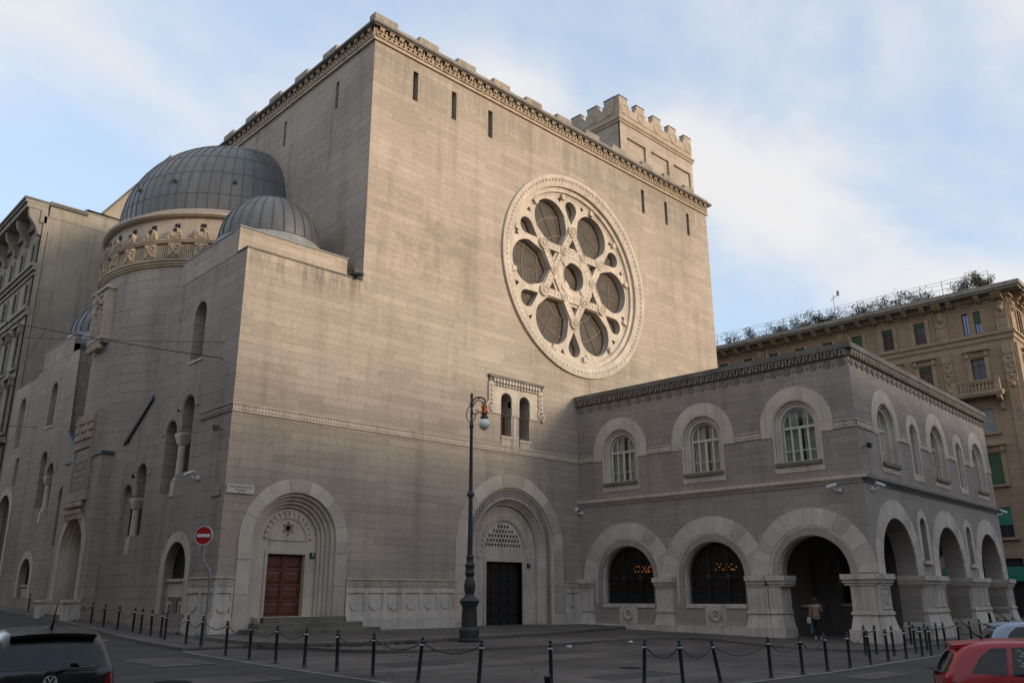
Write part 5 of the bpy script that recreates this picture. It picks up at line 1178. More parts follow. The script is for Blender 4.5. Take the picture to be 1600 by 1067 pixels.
# ------------------------------------------------------------------ corner apartment building on the right
RP = Vector((70.7, 16.3, 0)); Rd = Vector((-.04, 1, 0)).normalized()
RA = fr(RP, -Rd); UE = 1.02; RB2 = fr(RP+Rd*UE, Vector((1, .04, 0)))
RB = thing('corner_apartment_building', 'tan stone corner building with carved heads, balcony and rooftop plants', 'building', (78, 25, -.5))
wins = []
cols = [3.75, 7.65, 10.25, 12.85, 15.45, 18.05, 20.65, 23.25, 25.85, 28.45, 31.05, 33.65, 36.25]
hs = []
for c in cols:
    if c == 3.75: top = [(3.03, 3.54), (3.93, 4.40)]
    else: top = [(c-.43, c+.43)]
    for a, b_ in top: wins.append((a, b_, 21.35, 23.15, 0, c))
    wins.append((c-.5, c+.5, 17.5, 19.35, 1, c)); wins.append((c-.5, c+.5, 13.45, 15.3, 2, c)); wins.append((c-.5, c+.5, 9.5, 11.85, 3, c)); wins.append((c-.5, c+.5, 5.6, 7.8, 4, c)); wins.append((c-.75, c+.75, -.4, 4.1, 5, c))
for a, b_, z0, z1, r, c in wins: hs.append(rect(-b_, -a, z0, z1))
MB().plate(rect(-40, -UE, -1.5, 23.9), [(h, .3, False) for h in hs], 0).build('front_wall', 'rbstone', RB, RA)
for a, b_, z0, z1, r, c in wins:
    if r == 5 and c > 16: continue
    g = MB()
    for x in (a, (a+b_)/2-.03, b_-.06): g.box(-x-.06, -x, .18, .24, z0, z1)
    g.box(-b_, -a, .18, .24, z1-.08, z1).box(-b_, -a, .18, .24, z0, z0+.08); 
    if r in (1, 3): g.box(-b_, -a, .18, .24, z1-.6, z1-.52)
    wn = g.build('window', 'sash' if r < 5 else 'dark', RB, RA)
    MB().flat(rect(-b_, -a, z0, z1), .22).build('pane', 'reflpane' if (r == 0 and c == 3.75) else 'pane', wn, RA)
    if (r == 0 and c in (12.85, 15.45)): MB().box(-b_, -a, .12, .16, z1-1.0, z1).build('shutter', 'shutter', wn, RA)
    elif r == 0 and a < 3.2: MB().box(-b_, -a, .12, .16, z1-.95, z1).build('shutter', 'shutter', wn, RA)
    elif r in (0, 1) and c != 3.75: MB().box(-b_, -a, .12, .16, z1-.3, z1).build('shutter', 'shutter', wn, RA)
    elif r == 2: MB().box(-b_, -a, .12, .16, z0, z1).build('shutter', 'leadlt', wn, RA)
    elif r in (3, 4): MB().box(-b_, -a, .10, .15, z1-1.3 if r == 4 else z0, z1).build('shutter', 'awning' if r == 4 else 'shutter', wn, RA)
    elif r == 5: MB().box(-b_-.1, -a+.1, -.35, .1, 2.5, 3.5).build('awning', 'awning', wn, RA)
    if r in (1, 3):
        MB().box(-b_-.45, -a+.45, -.42, 0, z1+.55, z1+.72).box(-b_-.38, -a+.38, -.12, 0, z1+.12, z1+.55).box(-b_-.3, -b_-.08, -.3, -.1, z1+.1, z1+.5).box(-a+.08, -a+.3, -.3, -.1, z1+.1, z1+.5).build('window_hood', 'rbtrim', RB, RA)
        for q0, q1 in ((-b_-.3, -b_), (-a, -a+.3)): MB().box(q0, q1, -.1, .02, z0, z1+.12).build('window_jamb', 'rbtrim', RB, RA)
    if r in (1, 2, 3, 4): MB().box(-b_-.3, -a+.3, -.22, .02, z0-.18, z0-.02).build('sill', 'rbtrim', RB, RA)
    if r == 0 and c != 3.75: MB().box(-b_-.32, -b_-.02, -.1, 0, 21.25, 23.3).box(-a+.02, -a+.32, -.1, 0, 21.25, 23.3).build('pilaster_strip', 'rbtrim', RB, RA)
for f_, L_, s in ((RA, -40, -1), (RB2, 14, 1)):
    x0, x1 = min(0, L_), max(0, L_)-(UE if s < 0 else 0); e0, e1 = (0, 1.0) if s < 0 else (0, 0)
    MB().box(x0, x1+.25*(s < 0), -.25, 0, 21.0, 21.2).box(x0, x1+.1*(s < 0), -.1, 0, 20.6, 21.0).build('string_course', 'rbtrim', RB, f_)
    MB().box(x0, x1+.06*(s < 0), -.06, 0, 23.45, 23.9).build('frieze', 'rbtrim', RB, f_)
    MB().box(x0, x1+1.15*(s < 0), -1.15, .3, 24.2, 24.36).box(x0, x1+1.3*(s < 0), -1.3, .3, 24.36, 24.7).build('cornice', 'lbstone', RB, f_)
    MB().box(x0, x1+.3*(s < 0), -.3, .3, 23.9, 24.2).build('cornice_bed', 'rbtrim', RB, f_)
    g = MB(); n = int(abs(L_)/.3)
    for i in range(4 if s < 0 else 0, n): x = s*(i+.5)*.3; g.box(x-.08, x+.08, -.2, -.05, 23.62, 23.8)
    g.build('dentils', 'rbtrim', RB, f_)['kind'] = 'stuff'
us = [1.55, 2.93, 5.0, 5.95, 7.05, 8.47, 9.7, 11.07, 12.35, 13.7, 15.0, 16.3, 17.6, 18.9, 20.2, 21.5, 22.8, 24.1, 25.4, 26.7, 28, 29.3, 30.6, 31.9, 33.2, 34.5]
def bracket(x, f_, w_=.32): MB().add([(x+q*w_/2, y, z) for q in (-1, 1) for y, z in ((-.02, 23.7), (-.55, 23.75), (-.75, 23.9), (-.75, 24.0), (-.95, 24.02), (-.95, 24.19), (-.02, 24.19))], [tuple(range(7)), tuple(range(13, 6, -1))]+[(k, (k+1) % 7, (k+1) % 7+7, k+7) for k in range(7)]).build('bracket', 'rbtrim', RB, f_)
for u in us: bracket(-u, RA, .7 if u in (1.55, 5.95) else .36)
for u in (1.2, 2.6, 4.0, 5.4): bracket(u, RB2)
def head(x, z, f_):
    g = MB().ball((x, -.16, z), .26, 12, 1.25)
    g.add([(x-.05, -.4, z-.08), (x+.05, -.4, z-.08), (x+.025, -.40, z+.1), (x-.025, -.4, z+.1), (x, -.50, z-.07)], [(0, 1, 4), (1, 2, 4), (2, 3, 4), (3, 0, 4)])
    for s in (-1, 1): g.ball((x+s*.11, -.37, z+.1), .05, 6); g.ball((x+s*.25, -.1, z+.02), .12, 8); g.ball((x+s*.16, -.2, z+.3), .16, 8)
    g.ball((x, -.2, z+.36), .18, 8).box(x-.09, x+.09, -.42, -.3, z-.2, z-.17)
    g.build('carved_head', 'rbtrim', RB, f_, smooth=True)
for u in (1.55, 5.95, 14.3, 21.95, 29.8): 
    MB().box(-u-.42, -u+.42, -.14, 0, 21.25, 23.5).build('head_pilaster', 'rbtrim', RB, RA); head(-u, 23.05, RA)
    g = MB()
    for j in range(3):
        for s in (-1, 1): g.ball((-u+s*.22, -.15, 21.6+.4*j), .07, 6)
    g.tube([(-u+.3*cos(a), -.16, 22.5-.2*sin(a)) for a in [pi*i/8 for i in range(9)]], .05, 6); g.build('garland', 'rbtrim', RB, RA)
    g = MB().box(-u-.38, -u+.38, -.14, 0, 10, 20.2)
    for j in range(4): g.tube([(-u+.34*cos(a), -.18, 19.6-.75*j-.3*sin(a)) for a in [pi*i/8 for i in range(9)]], .06, 6); g.ball((-u, -.16, 19.1-.75*j), .14, 8)
    g.ball((-u, -.16, 16.9), .22, 8); g.build('swag_pilaster', 'rbtrim', RB, RA)
for a, b_ in ((2.12, 2.62), (4.75, 5.25), (6.55, 6.95), (8.75, 9.25), (11.3, 11.8)): MB().plate(rect(-b_, -a, 21.45, 23.25), [(rect(-b_+.07, -a-.07, 21.55, 23.15), .05, True)], -.04, side=.045).build('wall_panel', 'rbtrim', RB, RA)
# balcony
MB().box(-5.75, -2.15, -1.15, 0, 16.3, 16.5).box(-5.7, -2.2, -1.08, 0, 16.15, 16.3).build('balcony_floor', 'rbtrim', RB, RA)
g = MB().box(-5.65, -2.25, -1.08, -.9, 17.28, 17.42)
for i in range(12): x = -5.2+.26*i-.06; g.lathe([(.05, 16.5), (.05, 16.6), (.085, 16.75), (.05, 17.0), (.04, 17.15), (.06, 17.28)], (x, -.99, 0), 8)
g.build('balustrade', 'rbtrim', RB, RA)
for q0 in (-5.65, -2.6): MB().box(q0, q0+.35, -1.1, -.86, 16.5, 17.3).build('balcony_post', 'rbtrim', RB, RA)
for x in (-5.4, -2.5): MB().add([(x+q*.14, y, z) for q in (-1, 1) for y, z in ((0, 15.0), (-.2, 15.1), (-.3, 15.6), (-.95, 15.9), (-1.0, 16.14), (0, 16.14))], [(0, 1, 2, 3, 4, 5), (11, 10, 9, 8, 7, 6)]+[(k, (k+1) % 6, (k+1) % 6+6, k+6) for k in range(6)]).build('balcony_console', 'rbtrim', RB, RA)
# side facing the square
hs = [(2.2, 2.75, 21.35, 23.2), (3.0, 3.55, 21.35, 23.2), (2.2, 3.3, 17.4, 19.4), (2.2, 3.3, 13.4, 15.4), (2.2, 3.3, 9.4, 11.8), (6, 7, 17.4, 19.4), (6, 7, 21.4, 23.2)]
MB().plate(rect(0, 14, -1.5, 23.9), [(rect(*h), .3, False) for h in hs], 0).build('side_wall', 'rbstone', RB, RB2)
for h in hs:
    wn = MB().box(h[0]-.25, h[0], -.1, .02, h[2], h[3]+.2).box(h[1], h[1]+.25, -.1, .02, h[2], h[3]+.2).box(h[0]-.35, h[1]+.35, -.35, .02, h[3]+.5, h[3]+.68).build('window', 'rbtrim', RB, RB2); MB().flat(rect(h[0], h[1], h[2], h[3]), .2).build('pane', 'pane', wn, RB2)
MB().box(.1, .9, -.14, 0, 10, 20.2).box(.1, .9, -.12, 0, 21.3, 23.5).build('swag_pilaster', 'rbtrim', RB, RB2); head(.5, 23.05, RB2)
MB().box(-40, -UE-.02, .4, 13.5, -1.5, 24.1).build('rear_mass', 'roofdk', RB, RA)
g = MB()
for i in range(3): pass
MB().box(-39, -34.8, .6, 2.6, 24.7, 27.4).box(-39.1, -34.7, .5, 2.7, 27.4, 27.6).add([(-34.8, .7, 24.7), (-34.8, 2.5, 24.7), (-30.5, .7, 24.75), (-30.5, 2.5, 24.75), (-34.8, .7, 26.6), (-34.8, 2.5, 26.6)], [(0, 2, 4), (1, 5, 3), (2, 3, 5, 4)]).build('chimney_block', 'lbstone', RB, RA)
FB = thing('distant_house', 'distant pale house glimpsed between the tall wall and the tan corner building', 'building', (70, 66, -.5))
F2 = fr((68.9, 57.0, 0), -Rd)
MB().box(-14, .5, 0, 6, -1, 24.6).build('wall', 'stucco', FB, F2); MB().box(-14, .6, -.6, 6, 24.6, 25.3).build('cornice', 'lbstone', FB, F2)
for i in range(3): wn = MB().box(-1.4-3*i, -.4-3*i, -.05, 0, 20.4, 22.8).build('window', 'pane', FB, F2)
for i in range(4): tag(MB().lathe([(.16, 0), (.16, .5), (.24, .55), (.24, .75)], n=10, cap=True).build('chimney_pot', 'dark', None, Matrix.Translation(F2 @ Vector((-1.0-.75*i, 1.2, 25.3)))), 'small dark chimney pot in the row on the distant house roof', 'chimney pot', 'chimney pots on the distant house')
# ------------------------------------------------------------------ roof terrace: railing, aerials, plants
RL = thing('roof_railing', 'thin metal railing and wire trellis along the roof edge of the tan corner building', 'railing', RA @ Vector((-15, .3, 24.7)))
for i in range(19): MB().tube([(-2.0-1.75*i, .25, 24.7), (-2.0-1.75*i, .25, 26.4)], .03, 5).build('post', 'galv', RL, RA)
g = MB()
for z in (25.2, 25.65, 26.1, 26.35): g.tube([(-34, .25, z), (-2.0, .25, z)], .014, 4)
for i in range(120): g.tube([(-3.2-.257*i, .25, 24.75), (-3.2-.257*i, .25, 25.7)], .009, 3)
g.build('wires', 'galv', RL, RA)
def leaf_mat(n, c): 
    m = plain(n, c, var=.35, scale=3, rough=.6, bump=0); return m
M['leafd'] = leaf_mat('dark_leaf', (.045, .055, .03)); M['leafo'] = leaf_mat('olive_leaf', (.10, .095, .03)); M['twig'] = plain('twig_bark', (.07, .05, .035), var=.3)
def shrub(base, w_, h_, n, mat, label, seed, conic=False):
    R_ = random.Random(seed); t = thing('roof_shrub', label, 'shrub', base, group='plants on the roof terrace')
    fm = Matrix.Translation(base); st = MB(); lf = MB()
    tips = []
    for i in range(13):
        a = R_.random()*2*pi; q = (R_.random()*.75+.2)*w_; e = Vector((q*cos(a), q*sin(a), h_*(.55+.45*R_.random()))); mpt = Vector((e.x*.3, e.y*.3, e.z*.5))
        st.tube([(0, 0, 0), mpt, e], [.03, .02, .008], 4); tips += [mpt.lerp(e, R_.random()) for _ in range(7)]+[e]
    for i in range(n*4):
        p = R_.choice(tips)+Vector((R_.gauss(0, .12*w_), R_.gauss(0, .12*w_), R_.gauss(0, .10*h_)))
        if conic: k = max(.1, 1-p.z/h_); p.x *= k; p.y *= k
        if p.z < .03: p.z = .05
        d = Vector((R_.gauss(0, 1), R_.gauss(0, 1), R_.gauss(0, .7))).normalized(); s_ = d.cross(Vector((R_.random()-.5, R_.random()-.5, R_.random()-.5))).normalized(); L_ = .045+.07*R_.random()
        lf.add([p-d*L_, p+s_*L_*.45, p+d*L_, p-s_*L_*.45], [(0, 1, 2, 3)])
    st.build('stems', 'twig', t, fm, fix=False); lf.build('leaves', mat, t, fm, fix=False)
sp = [(2.5, 1.1, 1.7, 420, 'leafo', 'olive green bushy shrub at the right end of the roof terrace'), (4.2, 1.6, 1.9, 260, 'leafd', 'loose dark shrub next to the olive one on the roof terrace'), (7.4, 2.4, 1.6, 300, 'leafd', 'wide dark shrub left of the taller railing posts on the roof terrace'), (10.3, 2.0, 1.4, 220, 'leafd', 'low dark shrub in the gap right of the roof aerial'), (13.0, 2.2, 1.6, 320, 'leafd', 'dense dark shrub just right of the roof aerial'), (15.6, 2.2, 1.5, 320, 'leafd', 'dense shrub at the foot of the roof aerial'), (18.0, 2.2, 1.6, 340, 'leafd', 'dense shrub just left of the roof aerial'), (20.4, 2.0, 1.5, 280, 'leafd', 'second shrub left of the roof aerial'), (22.8, 2.0, 1.4, 200, 'leafd', 'third shrub left of the roof aerial'), (25.2, 1.5, 1.5, 110, 'leafd', 'sparse plant in the middle of the left part of the roof terrace'), (28.2, 1.5, 1.5, 90, 'leafd', 'sparse twiggy plant towards the left end of the roof terrace'), (31.2, 1.3, 1.4, 60, 'leafd', 'very thin plant nearest the chimney block on the roof')]
for i, (u, w_, h_, n, mat, lb) in enumerate(sp): shrub(RA @ Vector((-u, .9, 24.68)), w_, h_, n, mat, lb, 20+i)
for u, h_, lb in ((15.0, 3.2, 'tall thin roof aerial standing among the roof shrubs'), (36.5, 4.2, 'thin aerial rising from the chimney block at the left end of the roof')):
    b_ = RA @ Vector((-u, 1.4, 24.7)); t = thing('aerial', lb, 'aerial', b_, group='roof aerials'); fm = RA.copy(); fm.translation = b_
    MB().tube([(0, 0, 0), (0, 0, h_)], .035, 5).build('mast', 'galv', t, fm); MB().tube([(-.3, 0, h_-.5), (.45, .2, h_+.1)], .03, 4).box(.3, .5, .1, .2, h_-.1, h_+.35).tube([(-.5, 0, h_-1.5), (.5, 0, h_-1.3)], .02, 4).build('antenna', 'galv', t, fm)
# ------------------------------------------------------------------ houses behind and beside the camera that shade the square
def block(name, label, x0, x1, y0, y1, h_, fx):
    t = thing(name, label, 'building', ((x0+x1)/2, (y0+y1)/2, -1), group='houses around the square behind the camera')
    MB().box(x0, x1, y0, y1, -3, h_).build('walls', 'lbstone', t); MB().box(x0-.5, x1+.5, y0-.5, y1+.5, h_, h_+.6).build('cornice', 'lbstone', t)
    g = MB()
    for j in range(int(h_/4)):
        if fx == 'x':
            for i in range(int((y1-y0)/3.4)): y = y0+1.7+3.4*i; g.box(x1, x1+.06, y-.6, y+.6, 1.2+4*j, 3.4+4*j)
        else:
            for i in range(int((x1-x0)/3.4)): x = x0+1.7+3.4*i; g.box(x-.6, x+.6, y1, y1+.06, 1.2+4*j, 3.4+4*j)
    o = g.build('windows', 'pane', t); o['kind'] = 'stuff'
block('street_house', 'long grey town house along the left street opposite the synagogue side wall', -24, -7, 4, 120, 18, 'x')
block('square_house', 'grey town house across the square behind the camera', -40, 22, -26, -12, 15, 'y')
block('square_house', 'taller grey town house across the square to the right behind the camera', 22.6, 96, -26, -9, 16, 'y')
# ------------------------------------------------------------------ cars
def paint(name, c, rough=.25):
    m, N, L, b = nodes(name); b.inputs['Base Color'].default_value = (*c, 1); b.inputs['Roughness'].default_value = rough; b.inputs['Coat Weight'].default_value = .3; b.inputs['Coat Roughness'].default_value = .06
    t = N.new('ShaderNodeTexCoord'); ns = noise(N, L, t.outputs['Object'], 3, 4); rg = N.new('ShaderNodeRGB'); rg.outputs[0].default_value = (*c, 1)
    L.new(mulc(N, L, rg.outputs[0], ramp(N, L, ns, .3, .7, .85, 1.1)), b.inputs['Base Color']); L.new(ramp(N, L, ns, .3, .7, rough*.8, rough*1.5), b.inputs['Roughness']); return m
M['pblack'] = paint('black_car_paint', (.012, .012, .013)); M['pred'] = paint('red_car_paint', (.36, .006, .010)); M['pblue'] = paint('silver_blue_car_paint', (.30, .36, .46))
M['carglass'] = plain('tinted_car_glass', (.012, .014, .017), var=.1, rough=.03, bump=0, spec=.45)
M['tyre'] = plain('tyre_rubber', (.02, .02, .02), var=.2); M['rim'] = plain('alloy_rim', (.35, .35, .36), var=.1, rough=.3, metal=.8)
M['chrome'] = plain('chrome', (.72, .72, .73), var=.03, rough=.25, metal=.35, bump=0); M['taillight'] = plain('tail_light_red', (.16, .008, .006), var=.1, rough=.2, bump=0)
M['platew'] = plain('number_plate', (.6, .6, .58), var=.05); M['trimblk'] = plain('black_plastic', (.015, .015, .015), var=.1, rough=.5)
def lerp(a, b, t): return a+(b-a)*t
def itp(tab, x):
    if x <= tab[0][0]: return tab[0][1:]
    for a, b in zip(tab, tab[1:]):
        if x <= b[0]:
            t = (x-a[0])/(b[0]-a[0]); return tuple(lerp(a[i], b[i], t) for i in range(1, len(a)))
    return tab[-1][1:]
def car(name, label, loc, heading, mat, w=.82, L_=1.78, H=1.47, badge=False, dots=False):
    fm = Matrix.Translation(loc) @ Matrix.Rotation(heading, 4, 'Z'); t = thing(name, label, 'car', loc, heading)
    # station table: x, half width, belt z, top z, top half width
    T = [(-L_, w*.86, .90, .93, w*.80), (-L_+.06, w*.95, .95, 1.0, w*.82), (-L_+.20, w*.985, .965, 1.27, w*.76), (-L_+.36, w, .96, H-.06, w*.73), (-L_+.62, w, .955, H, w*.73), (-.5, w, .93, H+.02, w*.74), (.15, w, .91, H-.01, w*.73), (.45, w, .90, H-.10, w*.72), (.78, w, .89, 1.18, w*.74), (1.08, w*.99, .87, .95, w*.78), (1.4, w*.95, .82, .87, w*.74), (1.66, w*.87, .72, .76, w*.66), (1.80, w*.72, .58, .62, w*.5)]
    g = MB(); rows = []
    for x, hw, zb, zt, wt in T:
        q = [(hw*.86, .17), (hw*.98, .30), (hw*1.0, .52), (hw*1.005, .72 if zb > .8 else zb-.1), (hw*.965, zb), (lerp(hw*.965, wt, .5), lerp(zb, zt, .5)), (wt, zt-.035), (wt*.82, zt), (wt*.4, zt+.012), (0, zt+.018)]
        rows.append([(x, y, z) for y, z in q]+[(x, -y, z) for y, z in q[::-1][1:]])
    k = len(rows[0]); g.add([p for r in rows for p in r], [(j*k+i, j*k+i+1, (j+1)*k+i+1, (j+1)*k+i) for j in range(len(rows)-1) for i in range(k-1)]+[tuple(range(k)), tuple((len(rows)-1)*k+i for i in reversed(range(k)))])
    # densify by linear subdivision through a subsurf applied to the mesh
    o = g.build('body', mat, t, fm); md = o.modifiers.new('s', 'SUBSURF'); md.levels = md.render_levels = 2
    dg = bpy.context.evaluated_depsgraph_get(); me = bpy.data.meshes.new_from_object(o.evaluated_get(dg)); o.modifiers.clear(); o.data = me; me.shade_smooth()
    from mathutils.bvhtree import BVHTree
    bv = BVHTree.FromPolygons([v.co.copy() for v in me.vertices], [tuple(p.vertices) for p in me.polygons])
    def hit(o_, d_, off):
        r = bv.ray_cast(Vector(o_), Vector(d_)); return None if r[0] is None else r[0]-Vector(d_)*off
    def side(x, tt, s, off=.006):
        hw, zb, zt, wt = itp(T, x); z = lerp(zb, zt-.035, tt); p = hit((x, s*3, z), (0, -s, 0), off); return tuple(p) if p else (x, s*wt, z)
    def grid(poly, st):
        P = []
        for i in range(len(poly)):
            a, b = Vector(poly[i]), Vector(poly[(i+1) % len(poly)]); k_ = max(2, int((b-a).length/st)); P += [a.lerp(b, j/k_) for j in range(k_)]
        nb_ = len(P); ed = [(i, (i+1) % nb_) for i in range(nb_)]; pl = [tuple(p) for p in P]
        xs_ = [p.x for p in P]; ys_ = [p.y for p in P]; x_ = min(xs_)+st
        while x_ < max(xs_):
            y_ = min(ys_)+st
            while y_ < max(ys_):
                if pip((x_, y_), pl) and min((Vector((x_, y_))-q).length for q in P) > st*.5: P.append(Vector((x_, y_)))
                y_ += st
            x_ += st
        vs_, _, fs_, _, _, _ = delaunay_2d_cdt(P, ed, [], 0, 1e-5)
        return vs_, [f for f in fs_ if pip(sum((vs_[i] for i in f), Vector((0, 0)))/3, pl)]
    def sidepanel(nm, poly, mt_, off):
        vs_, fs_ = grid(poly, .09)
        for s in (1, -1): MB().add([side(p.x, p.y, s, off) for p in vs_], [tuple(f) for f in fs_]).build(nm, mt_, t, fm, smooth=True)
    qw = [(-L_+.40, .14), (-1.06, .08), (-1.0, .88), (-L_+.74, .86), (-L_+.56, .60)]
    sidepanel('quarter_window', qw, 'carglass', .006)
    sidepanel('side_window', [(-.99, .08), (.60, .08), (.20, .88), (-.93, .89)], 'carglass', .006)
    zt_ = H-.17; vs_, fs_ = grid([(-w*.80, 1.0), (0, .985), (w*.80, 1.0), (w*.74, 1.2), (w*.66, zt_-.02), (0, zt_), (-w*.66, zt_-.02), (-w*.74, 1.2)], .09)
    MB().add([tuple(hit((-4, p.x, p.y), (1, 0, 0), .006) or (-L_, p.x, p.y)) for p in vs_], [tuple(f) for f in fs_]).build('rear_window', 'carglass', t, fm, smooth=True)
    def roofz(x, y): p = hit((x, y, 4), (0, 0, -1), 0); return p.z if p else H-.05
    sv = []
    for y in (-w*.62, -w*.32, 0, w*.32, w*.62):
        z0_, z1_ = roofz(-L_+.62, y), roofz(-L_+.46, y); xr = -L_+.235-.03*(1-(y/w)**2)
        sv += [(-L_+.66, y, z0_+.004), (xr, y, z1_-.012), (xr+.012, y, z1_-.05), (-L_+.50, y, z1_-.07)]
    MB().add(sv, [(4*i+j, 4*i+(j+1) % 4, 4*(i+1)+(j+1) % 4, 4*(i+1)+j) for i in range(4) for j in range(4)]+[(0, 1, 2, 3), (19, 18, 17, 16)]).build('spoiler', mat, t, fm, smooth=True)
    for s in (1, -1):
        vs_, fs_ = grid([(w*.76, .60), (w*.97, .62), (w*.955, .93), (w*.80, .92)], .05)
        MB().add([tuple(hit((-4, s*p.x, p.y), (1, 0, 0), .012) or (-L_+.1, s*p.x, p.y)) for p in vs_], [tuple(f) for f in fs_]).build('tail_light', 'taillight', t, fm, smooth=True)
        MB().box(.55, .72, s*w*.98 if s > 0 else s*w*1.22, s*w*1.22 if s > 0 else s*w*.98, .9, 1.05).build('door_mirror', mat, t, fm)
        MB().box(-.92, -.72, s*(w+.0)-.02, s*(w+.0)+.025, .78, .81).build('door_handle', mat, t, fm)
        MB().box(-1.03, -1.02, s*w*1.0-.012, s*w*1.0+.006, .3, .92).build('door_seam', 'trimblk', t, fm)
        for x in (-1.18, 1.15):
            wf = fm @ Matrix.Translation((x, s*(w-.09), .30)); wl = MB().ylathe([(.19, -.1), (.28, -.105), (.30, -.08), (.30, .08), (.28, .105), (.19, .1)], 0, 0, 28, cap=False).build('wheel', 'tyre', t, wf)
            r_ = MB().ylathe([(.19, -.06), (.19, .06)], 0, 0, 24, cap=False)
            for q in range(7):
                a = 2*pi*q/7; r_.add([(.03*cos(a+pi/2)+.03*cos(a), s*.05, .03*sin(a+pi/2)+.03*sin(a)), (-.03*cos(a+pi/2)+.03*cos(a), s*.05, -.03*sin(a+pi/2)+.03*sin(a)), (.19*cos(a-.12), s*.06, .19*sin(a-.12)), (.19*cos(a+.12), s*.06, .19*sin(a+.12))], [(0, 1, 2, 3)])
            r_.ylathe([(.06, s*.05), (.04, s*.075), (.001, s*.075)], 0, 0, 12); r_.build('rim', 'rim', wl, wf)
    MB().box(-L_-.02, -L_+.03, -.26, .26, .56, .67).build('number_plate', 'platew', t, fm)
    MB().tube([(-L_+.75, 0, H+.005), (-L_+.62, 0, H+.10), (-L_+.42, 0, H+.34)], [.022, .012, .006], 6).build('antenna', 'trimblk', t, fm)
    wp = MB().tube([(-L_-.012, -.02, .965), (-L_-.01, -.16, 1.0), (-L_-.0, -.55, .998)], [.028, .016, .012], 6).box(-L_-.03, -L_+.05, -.05, .06, .925, .975); wp.build('rear_wiper', 'trimblk', t, fm)
    if badge:
        bf = fm @ Matrix.Translation((-L_-.012, 0, .845)) @ Matrix.Rotation(-pi/2, 4, 'Z')
        e = MB().ylathe([(.082, .01), (.082, -.012), (.068, -.012), (.068, .01)], 0, 0, 32, cap=False)
        def bar(a, b, h_=.0085):
            a, b = Vector(a), Vector(b); u = (b-a).normalized(); n_ = Vector((-u.y, u.x))*h_; e.prism([tuple(v) for v in (a-n_, b-n_, b+n_, a+n_)], -.012, .0)
        bar((-.036, .062), (0, .004)); bar((.036, .062), (0, .004))
        bar((-.064, .032), (-.030, -.060)); bar((-.030, -.060), (0, -.004)); bar((0, -.004), (.030, -.060)); bar((.030, -.060), (.064, .032))
        e.build('badge', 'chrome', t, bf); MB().ylathe([(.07, .008), (.001, .007)], 0, 0, 28).build('badge_ground', 'trimblk', t, bf)
    if dots:
        for i, (dx, tt) in enumerate(((-.84, .78), (-.82, .62), (-.79, .70), (-.86, .50), (-.82, .42), (-.77, .50), (-.84, .34), (-.82, .16), (-.76, .14))):
            c = Vector(side(dx, tt, -1, .004)); st = MB()
            st.ylathe([(.035, 0), (.001, -.002)], 0, 0, 6); st.build('window_sticker', 'sticker', t, fm @ Matrix.Translation(c))
    return t
M['sticker'] = plain('pale_green_sticker', (.30, .48, .42), var=.2)
def gz(x, y): return zg(x, y)
bc = Vector((3.76, 12.44)); hd = RAD(79); u = Vector((cos(hd), sin(hd))); c = bc+u*1.78
car('parked_car', 'black hatchback seen from behind at the lower left corner', (c.x, c.y, gz(c.x, c.y)-.02), hd, 'pblack', badge=True)
hd = RAD(-64); car('parked_car', 'red hatchback with stickers on its side window at the lower right corner', (15.85, 3.88, gz(15.85, 3.88)), hd, 'pred', dots=True, w=.84, L_=1.95, H=1.46)
hd = RAD(-62); car('parked_car', 'silver blue car behind the red one at the right edge', (25.1, 6.15, gz(25.1, 6.15)), hd, 'pblue', w=.86, L_=2.0, H=1.49)
# ------------------------------------------------------------------ the walking woman under the arcade
M['skin'] = plain('skin', (.42, .24, .17), var=.08, scale=6, rough=.5, bump=0); M['hair'] = plain('dark_brown_hair', (.035, .02, .014), var=.4, scale=14, rough=.5)
def blouse_mat():
    m, N, L, b = nodes('patterned_blouse'); t = N.new('ShaderNodeTexCoord'); v = N.new('ShaderNodeTexVoronoi'); v.inputs['Scale'].default_value = 26; L.new(t.outputs['Object'], v.inputs[0])
    rp = N.new('ShaderNodeValToRGB'); rp.color_ramp.elements[0].color = (.14, .06, .04, 1); rp.color_ramp.elements[1].color = (.30, .20, .14, 1); rp.color_ramp.elements[0].position = .25; rp.color_ramp.elements[1].position = .5
    L.new(v.outputs[0], rp.inputs[0]); L.new(rp.outputs[0], b.inputs['Base Color']); b.inputs['Roughness'].default_value = .85; return m
M['blouse'] = blouse_mat(); M['trouser'] = plain('dark_trousers', (.014, .014, .018), var=.25, scale=5, rough=.85); M['shoe'] = plain('white_sneakers', (.60, .58, .55), var=.1, scale=5); M['bag'] = plain('beige_bag', (.36, .30, .24), var=.3, scale=9); M['bluebag'] = plain('blue_carrier_bag', (.04, .13, .18), var=.3, scale=6)
def skinned(name, V, E, R_, mat, par, fm, sub=2, root=0):
    me = bpy.data.meshes.new(name); me.from_pydata(V, E, []); o = bpy.data.objects.new(name, me); COL.objects.link(o)
    md = o.modifiers.new('k', 'SKIN'); md.use_smooth_shade = True; ss = o.modifiers.new('s', 'SUBSURF'); ss.levels = ss.render_levels = sub
    for i, r in enumerate(R_):
        r = r if isinstance(r, tuple) else (r, r)
        me.skin_vertices[0].data[i].radius = r; me.skin_vertices[0].data[i].use_root = (i == root)
    dg = bpy.context.evaluated_depsgraph_get(); dg.update(); m2 = bpy.data.meshes.new_from_object(o.evaluated_get(dg)); bpy.data.objects.remove(o)
    m2.materials.clear(); m2.materials.append(M[mat]); q = bpy.data.objects.new(name, m2); COL.objects.link(q); q.parent = par; q.matrix_basis = WM[par.name].inverted() @ fm; WM[q.name] = fm; return q
px, py = 36.25, 18.35; pz = zg(px, py)+.105; ph = RAD(22)
PF = Matrix.Translation((px, py, pz)) @ Matrix.Rotation(ph-pi/2, 4, 'Z')   # local y = facing, x = her right
